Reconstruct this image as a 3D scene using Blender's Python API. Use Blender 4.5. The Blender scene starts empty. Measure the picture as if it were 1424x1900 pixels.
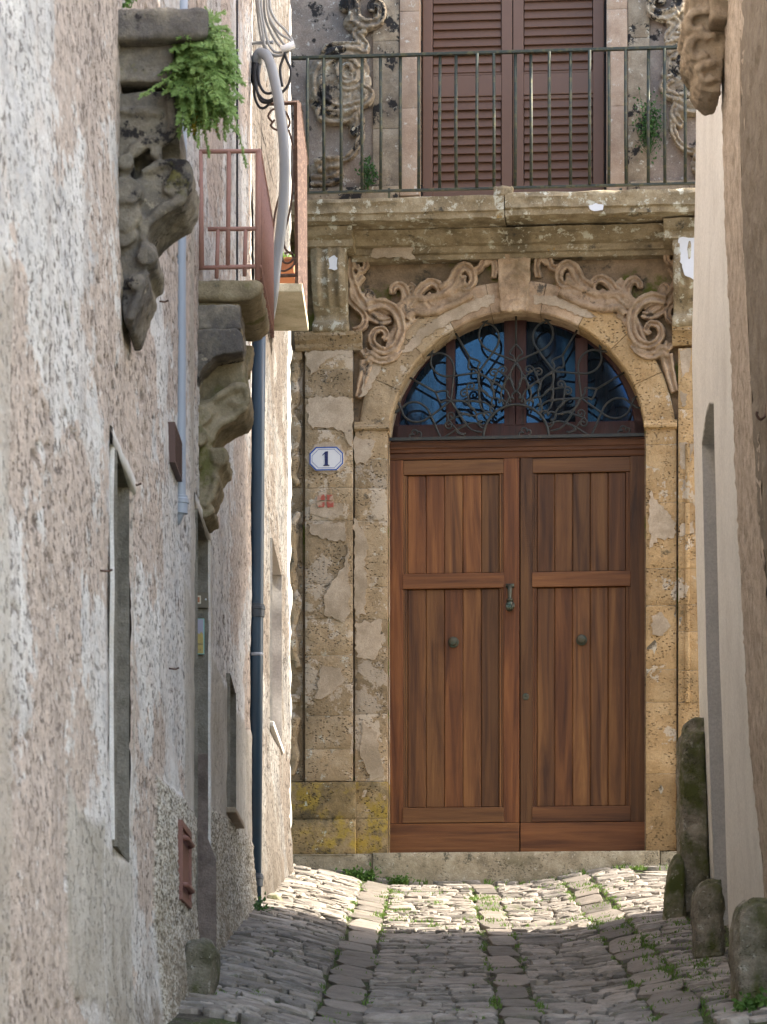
import bpy, bmesh, math, random
import numpy as np
from mathutils import Vector, Matrix, noise as mnoise
random.seed(7); np.random.seed(7)
S = bpy.context.scene
COL = S.collection
# ------------------------------------------------------------------ camera, sky, sun, exposure
FPX, CX, CY = 6000.0, 800.0, 2150.0          # focal length and principal point, in photo pixels (1424 wide)
cam = bpy.data.objects.new('camera', bpy.data.cameras.new('camera')); COL.objects.link(cam)
cam.rotation_euler = (math.pi/2, 0, 0)
cd = cam.data; cd.sensor_fit = 'HORIZONTAL'; cd.sensor_width = 36; cd.lens = FPX/1424*36
cd.shift_x = (712-CX)/1424; cd.shift_y = (CY-950)/1424
cd.clip_start = .1; cd.clip_end = 500
cd.dof.use_dof = True; cd.dof.focus_distance = 24.0; cd.dof.aperture_fstop = 16.0
S.camera = cam
SUN_EL = math.radians(35); SUN_AZ = math.radians(-2.0)     # the sun stands over the side street on the right (+X)
W = bpy.data.worlds.new('World'); S.world = W; W.use_nodes = True
_nt = W.node_tree
_sky = _nt.nodes.new('ShaderNodeTexSky'); _sky.sky_type = 'NISHITA'; _sky.sun_disc = False
_sky.sun_elevation = SUN_EL; _sky.sun_rotation = math.radians(92); _sky.dust_density = 1.5; _sky.ozone_density = 1.0
_bg = _nt.nodes['Background']; _bg.inputs['Strength'].default_value = 0.15
_nt.links.new(_sky.outputs['Color'], _bg.inputs['Color'])
sun = bpy.data.objects.new('sun', bpy.data.lights.new('sun', 'SUN')); COL.objects.link(sun)
sun.data.energy = 3.2; sun.data.angle = math.radians(.5); sun.data.color = (1, .975, .94)
sun.rotation_euler = (0, math.pi/2-SUN_EL, SUN_AZ)
S.view_settings.view_transform = 'Standard'; S.view_settings.look = 'None'
S.view_settings.exposure = 2.4; S.view_settings.gamma = 1
S.view_settings.use_white_balance = True; S.view_settings.white_balance_temperature = 7200
S.cycles.max_bounces = 6; S.cycles.diffuse_bounces = 4; S.cycles.glossy_bounces = 2; S.cycles.transmission_bounces = 2

# ------------------------------------------------------------------ helpers
def P(px, py, d):
    return Vector(((px-CX)/FPX*d, d, (CY-py)/FPX*d))
def lerp(a, b, t): return a+(b-a)*t
def hash2(ix, iy, seed):
    h = (ix.astype(np.int64)*374761393 + iy.astype(np.int64)*668265263 + seed*974634777) & 0xffffffff
    h = ((h ^ (h >> 13))*1274126177) & 0xffffffff
    h = h ^ (h >> 16)
    return (h & 0xffffff)/float(0xffffff)
def vn(x, y, seed=0):
    ix = np.floor(x); iy = np.floor(y); fx = x-ix; fy = y-iy
    fx = fx*fx*(3-2*fx); fy = fy*fy*(3-2*fy)
    a = hash2(ix, iy, seed); b = hash2(ix+1, iy, seed); c = hash2(ix, iy+1, seed); e = hash2(ix+1, iy+1, seed)
    return (a*(1-fx)+b*fx)*(1-fy)+(c*(1-fx)+e*fx)*fy
def fbm(x, y, seed=0, oct=4, gain=.5):
    s = np.zeros_like(x); a = 1; t = 0
    for i in range(oct):
        s = s+a*vn(x*2**i, y*2**i, seed+i*17); t += a; a *= gain
    return s/t
def sstep(a, b, x):
    t = np.clip((x-a)/(b-a), 0, 1); return t*t*(3-2*t)
def catmull(pts, n=6, closed=False):
    pts = [Vector(p) for p in pts]; out = []
    m = len(pts)
    for i in range(m if closed else m-1):
        if closed: p0, p1, p2, p3 = pts[i-1], pts[i], pts[(i+1) % m], pts[(i+2) % m]
        else: p0, p1, p2, p3 = pts[max(i-1, 0)], pts[i], pts[i+1], pts[min(i+2, m-1)]
        for k in range(n):
            t = k/n
            out.append(.5*((2*p1)+(p2-p0)*t+(2*p0-5*p1+4*p2-p3)*t*t+(3*p1-p0-3*p2+p3)*t**3))
    if not closed: out.append(pts[-1])
    return out

class MB:
    def __init__(s): s.v = []; s.f = []; s.att = []
    def add(s, vs, fs, tone=None):
        o = len(s.v); s.v.extend([tuple(v) for v in vs]); s.f.extend([tuple(i+o for i in f) for f in fs])
        if tone is not None: s.att.extend([tone]*len(vs))
        return s
    def box(s, a, b, tone=None):
        x0, y0, z0 = a; x1, y1, z1 = b
        x0, x1 = min(x0, x1), max(x0, x1); y0, y1 = min(y0, y1), max(y0, y1); z0, z1 = min(z0, z1), max(z0, z1)
        return s.add([(x0,y0,z0),(x1,y0,z0),(x1,y1,z0),(x0,y1,z0),(x0,y0,z1),(x1,y0,z1),(x1,y1,z1),(x0,y1,z1)],
              [(0,3,2,1),(4,5,6,7),(0,1,5,4),(1,2,6,5),(2,3,7,6),(3,0,4,7)], tone)
    def prism(s, poly, vec, tone=None):
        n = len(poly); vec = Vector(vec)
        a = [Vector(p) for p in poly]; b = [p+vec for p in a]
        fs = [tuple(range(n))[::-1], tuple(range(n, 2*n))]+[(i, (i+1) % n, (i+1) % n+n, i+n) for i in range(n)]
        return s.add(a+b, fs, tone)
    def tube(s, pts, r, n=8, closed=False, flat=None, tone=None):
        pts = [Vector(p) for p in pts]; m = len(pts)
        rr = r if hasattr(r, '__len__') else [r]*m
        vs = []; fs = []; up = None
        for i in range(m):
            if closed: t = pts[(i+1) % m]-pts[i-1]
            else: t = pts[min(i+1, m-1)]-pts[max(i-1, 0)]
            if t.length < 1e-9: t = Vector((0, 0, 1))
            t.normalize()
            if up is None:
                up = Vector((0, 1, 0)) if abs(t.y) < .9 else Vector((1, 0, 0))
            up = up-t*up.dot(t)
            if up.length < 1e-6: up = t.orthogonal()
            up.normalize(); sd = t.cross(up)
            for k in range(n):
                a = 2*math.pi*k/n
                o = sd*math.cos(a)*rr[i]+up*math.sin(a)*rr[i]
                if flat is not None: o = Vector((o.x, o.y*flat, o.z))
                vs.append(pts[i]+o)
        for i in range(m if closed else m-1):
            j = (i+1) % m
            for k in range(n):
                l = (k+1) % n
                fs.append((i*n+k, i*n+l, j*n+l, j*n+k))
        if not closed:
            fs.append(tuple(range(n))); fs.append(tuple(range((m-1)*n, m*n))[::-1])
        return s.add(vs, fs, tone)
    def ball(s, c, r, nu=10, nv=7, tone=None):
        c = Vector(c); r = Vector(r) if hasattr(r, '__len__') else Vector((r, r, r))
        vs = [c+Vector((0, 0, r.z))]
        for j in range(1, nv):
            th = math.pi*j/nv
            for i in range(nu):
                ph = 2*math.pi*i/nu
                vs.append(c+Vector((r.x*math.sin(th)*math.cos(ph), r.y*math.sin(th)*math.sin(ph), r.z*math.cos(th))))
        vs.append(c-Vector((0, 0, r.z))); fs = []
        for i in range(nu):
            fs.append((0, 1+i, 1+(i+1) % nu)); b = 1+(nv-2)*nu
            fs.append((len(vs)-1, b+(i+1) % nu, b+i))
            for j in range(nv-2):
                a = 1+j*nu
                fs.append((a+i, a+nu+i, a+nu+(i+1) % nu, a+(i+1) % nu))
        return s.add(vs, fs, tone)
    def lathe(s, prof, axis_o, axis, n=20):
        axis = Vector(axis).normalized(); a = axis.orthogonal().normalized(); b = axis.cross(a); o = Vector(axis_o)
        vs = []; fs = []; m = len(prof)
        for h, r in prof:
            for k in range(n):
                t = 2*math.pi*k/n; vs.append(o+axis*h+(a*math.cos(t)+b*math.sin(t))*r)
        for i in range(m-1):
            for k in range(n):
                l = (k+1) % n; fs.append((i*n+k, i*n+l, (i+1)*n+l, (i+1)*n+k))
        fs.append(tuple(range(n))[::-1]); fs.append(tuple(range((m-1)*n, m*n)))
        return s.add(vs, fs)
    def build(s, name, mat, parent=None, smooth=False, bevel=0, fixn=True, segs=2):
        me = bpy.data.meshes.new(name); me.from_pydata(s.v, [], s.f)
        if fixn or bevel:
            bm = bmesh.new(); bm.from_mesh(me)
            if fixn: bmesh.ops.recalc_face_normals(bm, faces=bm.faces)
            if bevel:
                es = [e for e in bm.edges if len(e.link_faces) == 2 and e.calc_face_angle(0) > .5]
                bmesh.ops.bevel(bm, geom=es, offset=bevel, segments=segs, affect='EDGES', profile=.6, clamp_overlap=True)
            bm.to_mesh(me); bm.free()
        if s.att and len(s.att) == len(me.vertices):
            at = me.attributes.new('tone', 'FLOAT', 'POINT'); at.data.foreach_set('value', s.att)
        if smooth: me.polygons.foreach_set('use_smooth', [True]*len(me.polygons))
        me.materials.append(MT[mat])
        o = bpy.data.objects.new(name, me); COL.objects.link(o)
        if parent is not None: o.parent = parent
        return o
def smooth_angle(o, deg=40):
    me = o.data; me.polygons.foreach_set('use_smooth', [True]*len(me.polygons))
    bm = bmesh.new(); bm.from_mesh(me)
    for e in bm.edges: e.smooth = len(e.link_faces) == 2 and e.calc_face_angle(0) < math.radians(deg)
    bm.to_mesh(me); bm.free(); return o
def empty(name, loc=(0, 0, 0), rz=0):
    o = bpy.data.objects.new(name, None); COL.objects.link(o); o.location = loc; o.rotation_euler = (0, 0, rz); o.empty_display_size = .2
    return o
def tag(o, label=None, cat=None, group=None, kind=None):
    if label: o['label'] = label
    if cat: o['category'] = cat
    if group: o['group'] = group
    if kind: o['kind'] = kind
    return o
_tex = {}
def clouds(scale, depth=3):
    k = (scale, depth)
    if k not in _tex:
        t = bpy.data.textures.new('clouds', 'CLOUDS'); t.noise_scale = scale; t.noise_depth = depth; _tex[k] = t
    return _tex[k]
def weather(o, voxel, disp=.012, scale=.08, smooth=4, fine=0, fscale=.02):
    m = o.modifiers.new('fuse', 'REMESH'); m.mode = 'VOXEL'; m.voxel_size = voxel; m.use_smooth_shade = True
    if smooth:
        m = o.modifiers.new('soften', 'SMOOTH'); m.iterations = smooth; m.factor = .5
    if disp:
        m = o.modifiers.new('erosion', 'DISPLACE'); m.texture = clouds(scale); m.strength = disp; m.mid_level = .5; m.texture_coords = 'LOCAL'
    if fine:
        m = o.modifiers.new('grain', 'DISPLACE'); m.texture = clouds(fscale, 2); m.strength = fine; m.mid_level = .5; m.texture_coords = 'LOCAL'
    return o

# ------------------------------------------------------------------ materials
MT = {}
class NT:
    def __init__(s, name, rough=.9):
        m = bpy.data.materials.new(name); m.use_nodes = True; MT[name] = m
        s.nt = m.node_tree; s.b = s.nt.nodes['Principled BSDF']; s.b.inputs['Roughness'].default_value = rough
        s.b.inputs['Specular IOR Level'].default_value = .25
        s.tc = s.nt.nodes.new('ShaderNodeTexCoord').outputs['Object']
    def link(s, a, b): s.nt.links.new(a, b)
    def setin(s, sock, v):
        if hasattr(v, 'links'): s.link(v, sock)
        elif hasattr(v, '__len__') and len(v) == 3 and sock.type == 'RGBA': sock.default_value = (*v, 1)
        else: sock.default_value = v
    def map(s, scale=(1, 1, 1), rot=(0, 0, 0), loc=(0, 0, 0), vec=None):
        n = s.nt.nodes.new('ShaderNodeMapping'); s.link(vec or s.tc, n.inputs['Vector'])
        n.inputs['Scale'].default_value = scale; n.inputs['Rotation'].default_value = rot; n.inputs['Location'].default_value = loc
        return n.outputs[0]
    def noise(s, scale, detail=6, rough=.6, vec=None, dist=0, off=0):
        n = s.nt.nodes.new('ShaderNodeTexNoise'); v = vec or s.tc
        if off: v = s.map(loc=(off, off*1.7, off*.6), vec=v)
        s.link(v, n.inputs['Vector']); n.inputs['Scale'].default_value = scale; n.inputs['Detail'].default_value = min(detail, 5)
        n.inputs['Roughness'].default_value = rough; n.inputs['Distortion'].default_value = dist
        return n.outputs['Fac']
    def voro(s, scale, vec=None, feat='F1', rnd=1):
        n = s.nt.nodes.new('ShaderNodeTexVoronoi'); n.feature = feat; s.link(vec or s.tc, n.inputs['Vector']); n.inputs['Scale'].default_value = scale
        n.inputs['Randomness'].default_value = rnd
        return n.outputs['Distance']
    def ramp(s, fac, stops):
        n = s.nt.nodes.new('ShaderNodeValToRGB'); s.link(fac, n.inputs[0]); e = n.color_ramp.elements
        while len(e) < len(stops): e.new(.5)
        for i, (p, c) in enumerate(stops):
            e[i].position = p; e[i].color = (*c, 1) if hasattr(c, '__len__') else (c, c, c, 1)
        return n.outputs[0]
    def mask(s, fac, a, b): return s.ramp(fac, [(a, 0.), (b, 1.)] if a < b else [(b, 1.), (a, 0.)])
    def mix(s, fac, a, b, blend='MIX'):
        n = s.nt.nodes.new('ShaderNodeMix'); n.data_type = 'RGBA'; n.blend_type = blend
        s.setin(n.inputs[0], fac); s.setin(n.inputs[6], a); s.setin(n.inputs[7], b); return n.outputs[2]
    def math(s, op, a, b=0, clamp=False):
        n = s.nt.nodes.new('ShaderNodeMath'); n.operation = op; n.use_clamp = clamp; s.setin(n.inputs[0], a); s.setin(n.inputs[1], b); return n.outputs[0]
    def rnd(s): return s.nt.nodes.new('ShaderNodeObjectInfo').outputs['Random']
    def attr(s, name):
        n = s.nt.nodes.new('ShaderNodeAttribute'); n.attribute_name = name; return n.outputs['Fac']
    def sep(s, i, vec=None):
        n = s.nt.nodes.new('ShaderNodeSeparateXYZ'); s.link(vec or s.tc, n.inputs[0]); return n.outputs[i]
    def val(s, col, fac, lo, hi):      # multiply a colour by a factor lo..hi
        n = s.nt.nodes.new('ShaderNodeMapRange'); s.setin(n.inputs[0], fac); n.inputs[3].default_value = lo; n.inputs[4].default_value = hi
        h = s.nt.nodes.new('ShaderNodeHueSaturation'); s.setin(h.inputs['Color'], col); s.link(n.outputs[0], h.inputs['Value']); return h.outputs[0]
    def bump(s, h, dist=.01, strength=1, prev=None):
        n = s.nt.nodes.new('ShaderNodeBump'); n.inputs['Distance'].default_value = dist; n.inputs['Strength'].default_value = strength
        s.setin(n.inputs['Height'], h)
        if prev is not None: s.link(prev, n.inputs['Normal'])
        s.link(n.outputs[0], s.b.inputs['Normal']); return n.outputs[0]
    def out(s, col): s.setin(s.b.inputs['Base Color'], col)

def stone(name, cols, stain=None, stain_t=(.52, .68), scale=5, bump=.012, pit=.0, lichen=(), grey=None, rough=.92, vary=.16, wide=True):
    t = NT(name, rough)
    n1 = t.noise(scale, 9, .68)
    k = len(cols); col = t.ramp(n1, [(.3+.4*i/(k-1), c) for i, c in enumerate(cols)])
    if stain:
        m = t.mask(t.noise(scale*.35, 7, .7, off=3.1), *stain_t)
        col = t.mix(t.math('MULTIPLY', m, .85), col, stain)
    fine = t.noise(scale*16, 6, .75, off=1.3); fine2 = t.noise(scale*45, 3, .7, off=2.3)
    col = t.val(col, fine, .55, 1.45); col = t.val(col, fine2, .75, 1.25)
    h = t.math('ADD', t.math('MULTIPLY', fine, .35), t.math('MULTIPLY', t.noise(scale*3, 6, .7, off=7), .8))
    for (c, sc, lo, hi) in lichen:
        m = t.mask(t.math('ADD', t.noise(sc, 8, .72, off=sc*.37), t.math('MULTIPLY', t.math('SUBTRACT', fine, .5), .10)), lo, hi)
        col = t.mix(m, col, c)
    if pit:
        pm = t.math('MULTIPLY', t.mask(t.voro(scale*7, vec=t.map(scale=(1, 1, 1.7))), .34, .16), t.mask(t.noise(scale*.8, 4, off=9), .42, .6))
        col = t.mix(t.math('MULTIPLY', pm, .75), col, tuple(c*.35 for c in cols[0]))
        h = t.math('SUBTRACT', h, t.math('MULTIPLY', pm, pit))
    col = t.val(col, t.rnd(), 1-vary, 1+vary)
    t.out(col); t.bump(h, bump)
    return t
def plain(name, col, rough=.5, metal=0, var=.15, scale=20, bump=0, spec=.4, col2=None, lo=.5, hi=.65):
    t = NT(name, rough); t.b.inputs['Metallic'].default_value = metal; t.b.inputs['Specular IOR Level'].default_value = spec
    n = t.noise(scale, 6, .65); c = t.val(col, n, 1-var, 1+var) if var else col
    if col2: c = t.mix(t.mask(t.noise(scale*.4, 7, .7, off=4), lo, hi), c, col2)
    t.out(c)
    if bump: t.bump(n, bump)
    return t
# palazzo stone
OCH = (.335, .245, .15); OCD = (.25, .18, .108); OCL = (.41, .315, .21); GRYD = (.12, .10, .075); WHL = (.5, .5, .45)
stone('ochre_stone', [OCD, OCH, OCL], stain=(.19, .14, .085), pit=.9, bump=.014, lichen=[((.47, .43, .35), 9, .62, .66), ((.44, .36, .275), 2.6, .54, .56), ((.13, .105, .075), 6, .62, .7)])
stone('golden_stone', [(.30, .195, .095), (.42, .275, .138), (.50, .35, .195)], stain=(.28, .195, .105), pit=1.0, bump=.014, lichen=[((.5, .41, .31), 4, .60, .62), ((.17, .125, .07), 8, .63, .69)])
stone('lichen_stone', [(.15, .11, .06), (.28, .2, .1), (.36, .28, .17)], stain=(.07, .06, .04), stain_t=(.5, .65), pit=.8, bump=.016,
      lichen=[((.33, .235, .055), 5.5, .49, .60), ((.46, .5, .42), 7, .60, .64), ((.06, .05, .035), 3.1, .56, .66)])
stone('carved_stone', [(.22, .15, .095), (.40, .28, .185), (.50, .38, .27)], stain=(.19, .135, .08), stain_t=(.5, .66), scale=7, bump=.007, lichen=[((.09, .075, .06), 6, .6, .68)])
stone('old_plaster', [(.34, .265, .19), (.43, .34, .252), (.49, .40, .305)], stain=(.29, .225, .155), stain_t=(.46, .6), scale=7, bump=.006, vary=.06, lichen=[((.2, .16, .12), 9, .66, .72)])
stone('frieze_stone', [(.15, .11, .07), (.27, .19, .12), (.36, .26, .17)], stain=(.10, .085, .045), scale=5, bump=.012, lichen=[((.13, .14, .03), 3.2, .54, .64), ((.07, .06, .045), 5, .58, .68)])
stone('slab_stone', [(.16, .125, .08), (.28, .22, .14), (.40, .335, .235)], stain=(.12, .095, .06), scale=6, bump=.012, lichen=[((.5, .48, .4), 11, .56, .62), ((.34, .2, .05), 7, .66, .72), ((.06, .055, .045), 5, .6, .68)])
stone('upper_wall', [(.19, .145, .12), (.28, .22, .18), (.37, .31, .255)], stain=(.17, .15, .138), scale=5, bump=.01, lichen=[((.50, .46, .41), 16, .58, .64), ((.03, .026, .025), 2.6, .58, .62)])
stone('pink_jamb', [(.30, .205, .15), (.37, .265, .195), (.44, .335, .255)], stain=(.40, .31, .24), scale=9, bump=.006, lichen=[((.52, .48, .42), 15, .6, .66)], vary=.05)
stone('upper_carving', [(.19, .145, .105), (.29, .23, .165), (.39, .325, .245)], stain=(.13, .105, .085), scale=8, bump=.008, lichen=[((.028, .025, .024), 3.6, .54, .58), ((.5, .46, .38), 15, .6, .66)])
stone('threshold_stone', [(.20, .17, .12), (.33, .28, .2), (.44, .39, .30)], stain=(.16, .14, .09), scale=7, bump=.014, pit=.9, lichen=[((.5, .46, .38), 13, .6, .66), ((.1, .095, .07), 8, .6, .66)])
# corbels and kerb stones
stone('corbel_stone', [(0.140, 0.119, 0.097), (0.259, 0.221, 0.173), (0.378, 0.324, 0.248)], stain=(0.108, 0.097, 0.092), stain_t=(.45, .6), scale=7, bump=.012, lichen=[((.035, .03, .03), 5, .58, .63), ((.42, .36, .27), 9, .62, .7), ((.17, .15, .05), 4, .62, .72)])
stone('corbel_warm', [(0.179, 0.142, 0.090), (0.306, 0.247, 0.158), (0.400, 0.327, 0.222)], stain=(0.137, 0.116, 0.063), scale=7, bump=.012, lichen=[((.15, .14, .05), 4, .56, .68), ((.06, .055, .045), 6, .62, .7)])
stone('kerb_stone', [(0.114, 0.101, 0.078), (0.252, 0.220, 0.170), (0.403, 0.359, 0.284)], stain=(0.094, 0.091, 0.050), scale=9, bump=.02, pit=.8, lichen=[((.42, .40, .34), 16, .6, .66), ((.085, .095, .028), 3.5, .46, .62)])
stone('moss_stone', [(0.123, 0.112, 0.078), (0.224, 0.202, 0.134), (0.336, 0.302, 0.213)], stain=(0.090, 0.095, 0.039), scale=9, bump=.018, lichen=[((.09, .105, .03), 3, .5, .6), ((.4, .38, .3), 18, .6, .66)])
# right houses
stone('cream_plaster', [(.62, .595, .545), (.70, .675, .62), (.73, .705, .65)], stain=(.60, .57, .515), scale=3, bump=.0015, vary=.02)
stone('tan_stucco', [(.32, .255, .195), (.52, .425, .335), (.68, .575, .475)], stain=(.46, .37, .29), scale=12, bump=.015, pit=.6, vary=.02)
stone('shaded_stucco', [(.18, .145, .108), (.25, .205, .158), (.31, .26, .205)], scale=10, bump=.02, vary=.02)  # shade of a balcony above is put into this darker brown
stone('tan_carving', [(.19, .145, .098), (.29, .225, .158), (.38, .305, .225)], stain=(.16, .125, .08), scale=8, bump=.012)
stone('grey_plaster', [(.13, .115, .092), (.20, .178, .145), (.27, .243, .20)], stain=(.10, .09, .07), scale=8, bump=.012, vary=.03)
stone('mud_plaster', [(.14, .105, .09), (.22, .17, .145), (.30, .24, .2)], stain=(.10, .08, .065), scale=9, bump=.02, vary=.03)
stone('cream_reveal', [(.40, .385, .36), (.44, .42, .39), (.47, .45, .42)], scale=4, bump=.002, vary=.02)
stone('white_border', [(.44, .42, .39), (.54, .52, .49), (.62, .60, .57)], stain=(.48, .44, .38), scale=7, bump=.006, vary=.03)
stone('balcony_cream', [(.42, .37, .26), (.55, .49, .37), (.62, .56, .44)], stain=(.35, .31, .2), scale=6, bump=.004)
# left walls: limewash over pink plaster; attributes flake (paint lost), cast (rough-cast plinth), smooth (repair)
def leftwall(name, pink, white, grey, k=1.):
    t = NT(name, .93)
    st = t.map(scale=(1, .42, .8))          # trowelled coats: marks run along the wall
    fl = t.attr('flake'); cast = t.attr('cast'); rep = t.attr('repair')
    n = t.noise(26, 9, .75, vec=st); n2 = t.noise(75, 5, .75, vec=st, off=2); n3 = t.noise(7, 8, .72, vec=st, off=14)
    white2 = tuple(c*.86 for c in white)
    paint = t.ramp(t.noise(2.6, 9, .72, vec=st, off=5), [(.36, white), (.52, white2), (.58, grey), (.66, white)])
    paint = t.mix(t.mask(n3, .52, .66), paint, tuple(p*.55+w*.45 for p, w in zip(pink, white)))
    pk = t.ramp(n, [(.3, tuple(c*.62 for c in pink)), (.5, pink), (.68, tuple(min(1, c*1.25) for c in pink))])
    m = t.math('ADD', fl, t.math('MULTIPLY', t.math('SUBTRACT', n3, .5), 1.3))
    m = t.math('ADD', m, t.math('MULTIPLY', t.math('SUBTRACT', n, .5), 1.5))
    m = t.math('ADD', m, t.math('MULTIPLY', t.math('SUBTRACT', n2, .5), .7))
    mm = t.mask(m, .58, .68)
    col = t.mix(mm, paint, pk)
    drip = t.mask(t.noise(5, 8, .7, vec=t.map(scale=(1, .8, .10)), off=33), .50, .66)
    col = t.mix(t.math('MULTIPLY', drip, .55), col, tuple(c*.62 for c in pink))
    wf = t.mask(t.noise(34, 7, .75, vec=st, off=21), .60, .65); col = t.mix(t.math('MULTIPLY', wf, .75), col, white)
    dk = t.math('MULTIPLY', t.mask(t.noise(40, 7, .78, vec=st, off=8), .56, .60), t.mask(t.noise(2.4, 6, .7, vec=st, off=6), .36, .52))
    dk2 = t.math('MULTIPLY', t.mask(t.noise(12, 8, .75, vec=st, off=18), .64, .68), t.mask(t.noise(1.5, 5, .7, vec=st, off=26), .44, .6))
    dk = t.math('MAXIMUM', dk, dk2)
    col = t.mix(t.math('MULTIPLY', dk, .82), col, (.15*k, .115*k, .095*k))
    col = t.mix(t.math('MULTIPLY', t.attr('pit'), .7), col, (.16*k, .125*k, .105*k))
    rp = t.ramp(t.noise(6, 8, .7, vec=t.map(scale=(1, .4, .25))), [(.32, (.36*k, .325*k, .265*k)), (.5, (.47*k, .43*k, .37*k)), (.68, (.58*k, .545*k, .48*k))])
    rp = t.val(rp, n2, .8, 1.2)
    col = t.mix(rep, col, rp)
    rc = t.ramp(t.noise(62, 4, .65, off=4, vec=t.map(scale=(1, .45, 1))), [(.38, (.12*k, .10*k, .075*k)), (.47, (.36*k, .32*k, .255*k)), (.56, (.70*k, .665*k, .59*k))])
    rc = t.mix(t.math('MULTIPLY', t.mask(t.noise(2.6, 6, .7, off=1), .5, .7), .6), rc, (.27*k, .23*k, .15*k))
    col = t.mix(cast, col, rc)
    foot = t.math('MULTIPLY', t.attr('foot'), t.mask(t.noise(6, 9, .75, vec=st, off=11), .38, .58))
    col = t.mix(t.math('MULTIPLY', foot, .8), col, (.20*k, .155*k, .105*k))
    t.out(col)
    h = t.math('ADD', t.math('MULTIPLY', n, 1.0), t.math('MULTIPLY', n2, .6))
    h = t.math('SUBTRACT', h, t.math('MULTIPLY', dk, 1.3))
    t.bump(h, .010)
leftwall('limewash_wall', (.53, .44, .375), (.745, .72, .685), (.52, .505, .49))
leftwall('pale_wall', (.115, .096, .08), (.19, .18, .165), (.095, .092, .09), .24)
# wood
def wood(name, dark, mid, light, vert=True, vary=.34, rough=.48):
    t = NT(name, rough); t.b.inputs['Specular IOR Level'].default_value = .35
    sc = (9, 9, .55) if vert else (.55, 9, 9)
    r = t.nt.nodes.new('ShaderNodeObjectInfo'); cmb = t.nt.nodes.new('ShaderNodeVectorMath'); cmb.operation = 'ADD'
    k = t.nt.nodes.new('ShaderNodeVectorMath'); k.operation = 'SCALE'; k.inputs[0].default_value = (13, 7, 29); t.link(r.outputs['Random'], k.inputs['Scale'])
    t.link(t.tc, cmb.inputs[0]); t.link(k.outputs[0], cmb.inputs[1])
    v = t.map(scale=sc, vec=cmb.outputs[0])
    g = t.noise(1.6, 7, .55, vec=v, dist=.9); f = t.noise(14, 4, .7, vec=v)
    col = t.ramp(g, [(.3, dark), (.5, mid), (.72, light)]); col = t.val(col, f, .82, 1.18)
    col = t.val(col, r.outputs['Random'], 1-vary, 1+vary)
    hs = t.mask(t.math('FRACT', t.math('MULTIPLY', r.outputs['Random'], 7.31)), .35, .95); col = t.mix(t.math('MULTIPLY', hs, .45), col, t.mix(1., col, (1.0, .62, .50), 'MULTIPLY'))
    wx = t.mask(t.noise(1.3, 6, .7, off=2), .55, .75); col = t.mix(t.math('MULTIPLY', wx, .35), col, dark)
    t.out(col); t.bump(t.math('ADD', f, g), .0022)
wood('door_plank_wood', (.056, .0195, .007), (.138, .055, .018), (.23, .103, .034))
wood('door_rail_wood', (.060, .022, .008), (.142, .059, .020), (.22, .102, .036), vert=False, vary=.1)
wood('transom_wood', (.046, .015, .0065), (.10, .037, .0145), (.15, .058, .022), vert=False, vary=.08)
wood('fanlight_wood', (.024, .008, .007), (.042, .0125, .0105), (.06, .019, .015), vary=.05)
wood('dark_door_wood', (.03, .02, .014), (.06, .04, .03), (.09, .06, .04), vary=.05)
plain('shutter_paint', (.125, .062, .037), .55, var=.12, scale=30, bump=.0015)
plain('shutter_frame_paint', (.14, .073, .048), .5, var=.1, scale=25)
plain('mortar', (.44, .39, .31), .95, var=.3, scale=14, col2=(.12, .095, .065), lo=.46, hi=.54)
plain('dark_gap', (.012, .010, .010), .9, var=0)
plain('green_iron', (.040, .046, .036), .55, metal=.2, var=.3, scale=40, bump=.001, col2=(.085, .08, .04), lo=.5, hi=.6)
plain('grille_iron', (.030, .034, .034), .5, metal=.3, var=.3, scale=60, col2=(.06, .05, .04))
plain('red_iron', (.36, .185, .145), .65, var=.18, scale=40, bump=.001, col2=(.24, .12, .095), lo=.58, hi=.7)
plain('rust_iron', (.085, .048, .036), .8, var=.35, scale=60, bump=.002, col2=(.16, .10, .075), lo=.5, hi=.62)
plain('navy_pipe', (.022, .052, .088), .42, var=.12, scale=8, col2=(.03, .05, .075), lo=.5, hi=.7)
plain('grey_pipe', (.30, .33, .38), .4, var=.06, scale=8)
plain('conduit_grey', (.24, .25, .265), .5, var=.08, scale=12)
plain('cable_grey', (.27, .27, .27), .55, var=.1, scale=14)
plain('cable_black', (.018, .018, .022), .5, var=.1)
plain('white_tape', (.75, .75, .77), .5, var=.05)
plain('bronze', (.085, .078, .055), .45, metal=.6, var=.25, scale=60, col2=(.05, .085, .07), lo=.48, hi=.6)
plain('enamel_white', (.66, .67, .70), .22, var=.06, scale=30, col2=(.42, .38, .33), lo=.68, hi=.72)
plain('enamel_blue', (.025, .085, .33), .25, var=.1, scale=30)
plain('enamel_navy', (.012, .022, .10), .25, var=.1, scale=30)
plain('red_paint', (.36, .085, .06), .9, var=.3, scale=40, col2=(.42, .3, .22), lo=.48, hi=.58)
plain('terracotta', (.42, .165, .085), .85, var=.15, scale=20)
plain('brown_metal', (.19, .085, .065), .6, var=.2, scale=30, bump=.001)
plain('vent_brown', (.10, .055, .045), .6, var=.15, scale=30)
plain('panel_bronze', (.16, .13, .095), .4, metal=.4, var=.1)
plain('tile_sky', (.36, .34, .42), .3, var=.12, scale=14)
plain('tile_field', (.46, .34, .12), .3, var=.35, scale=60)
plain('tile_ink', (.08, .06, .06), .4, var=.1)
plain('tile_cream', (.62, .56, .44), .3, var=.08)
plain('tile_glass_edge', (.25, .5, .45), .2, var=.05)
plain('lime_mark', (.66, .67, .7), .9, var=.1)
plain('pipe_black', (.01, .01, .01), .9, var=0)
plain('zinc_collar', (.05, .06, .075), .5, metal=.3, var=.2)
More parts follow.
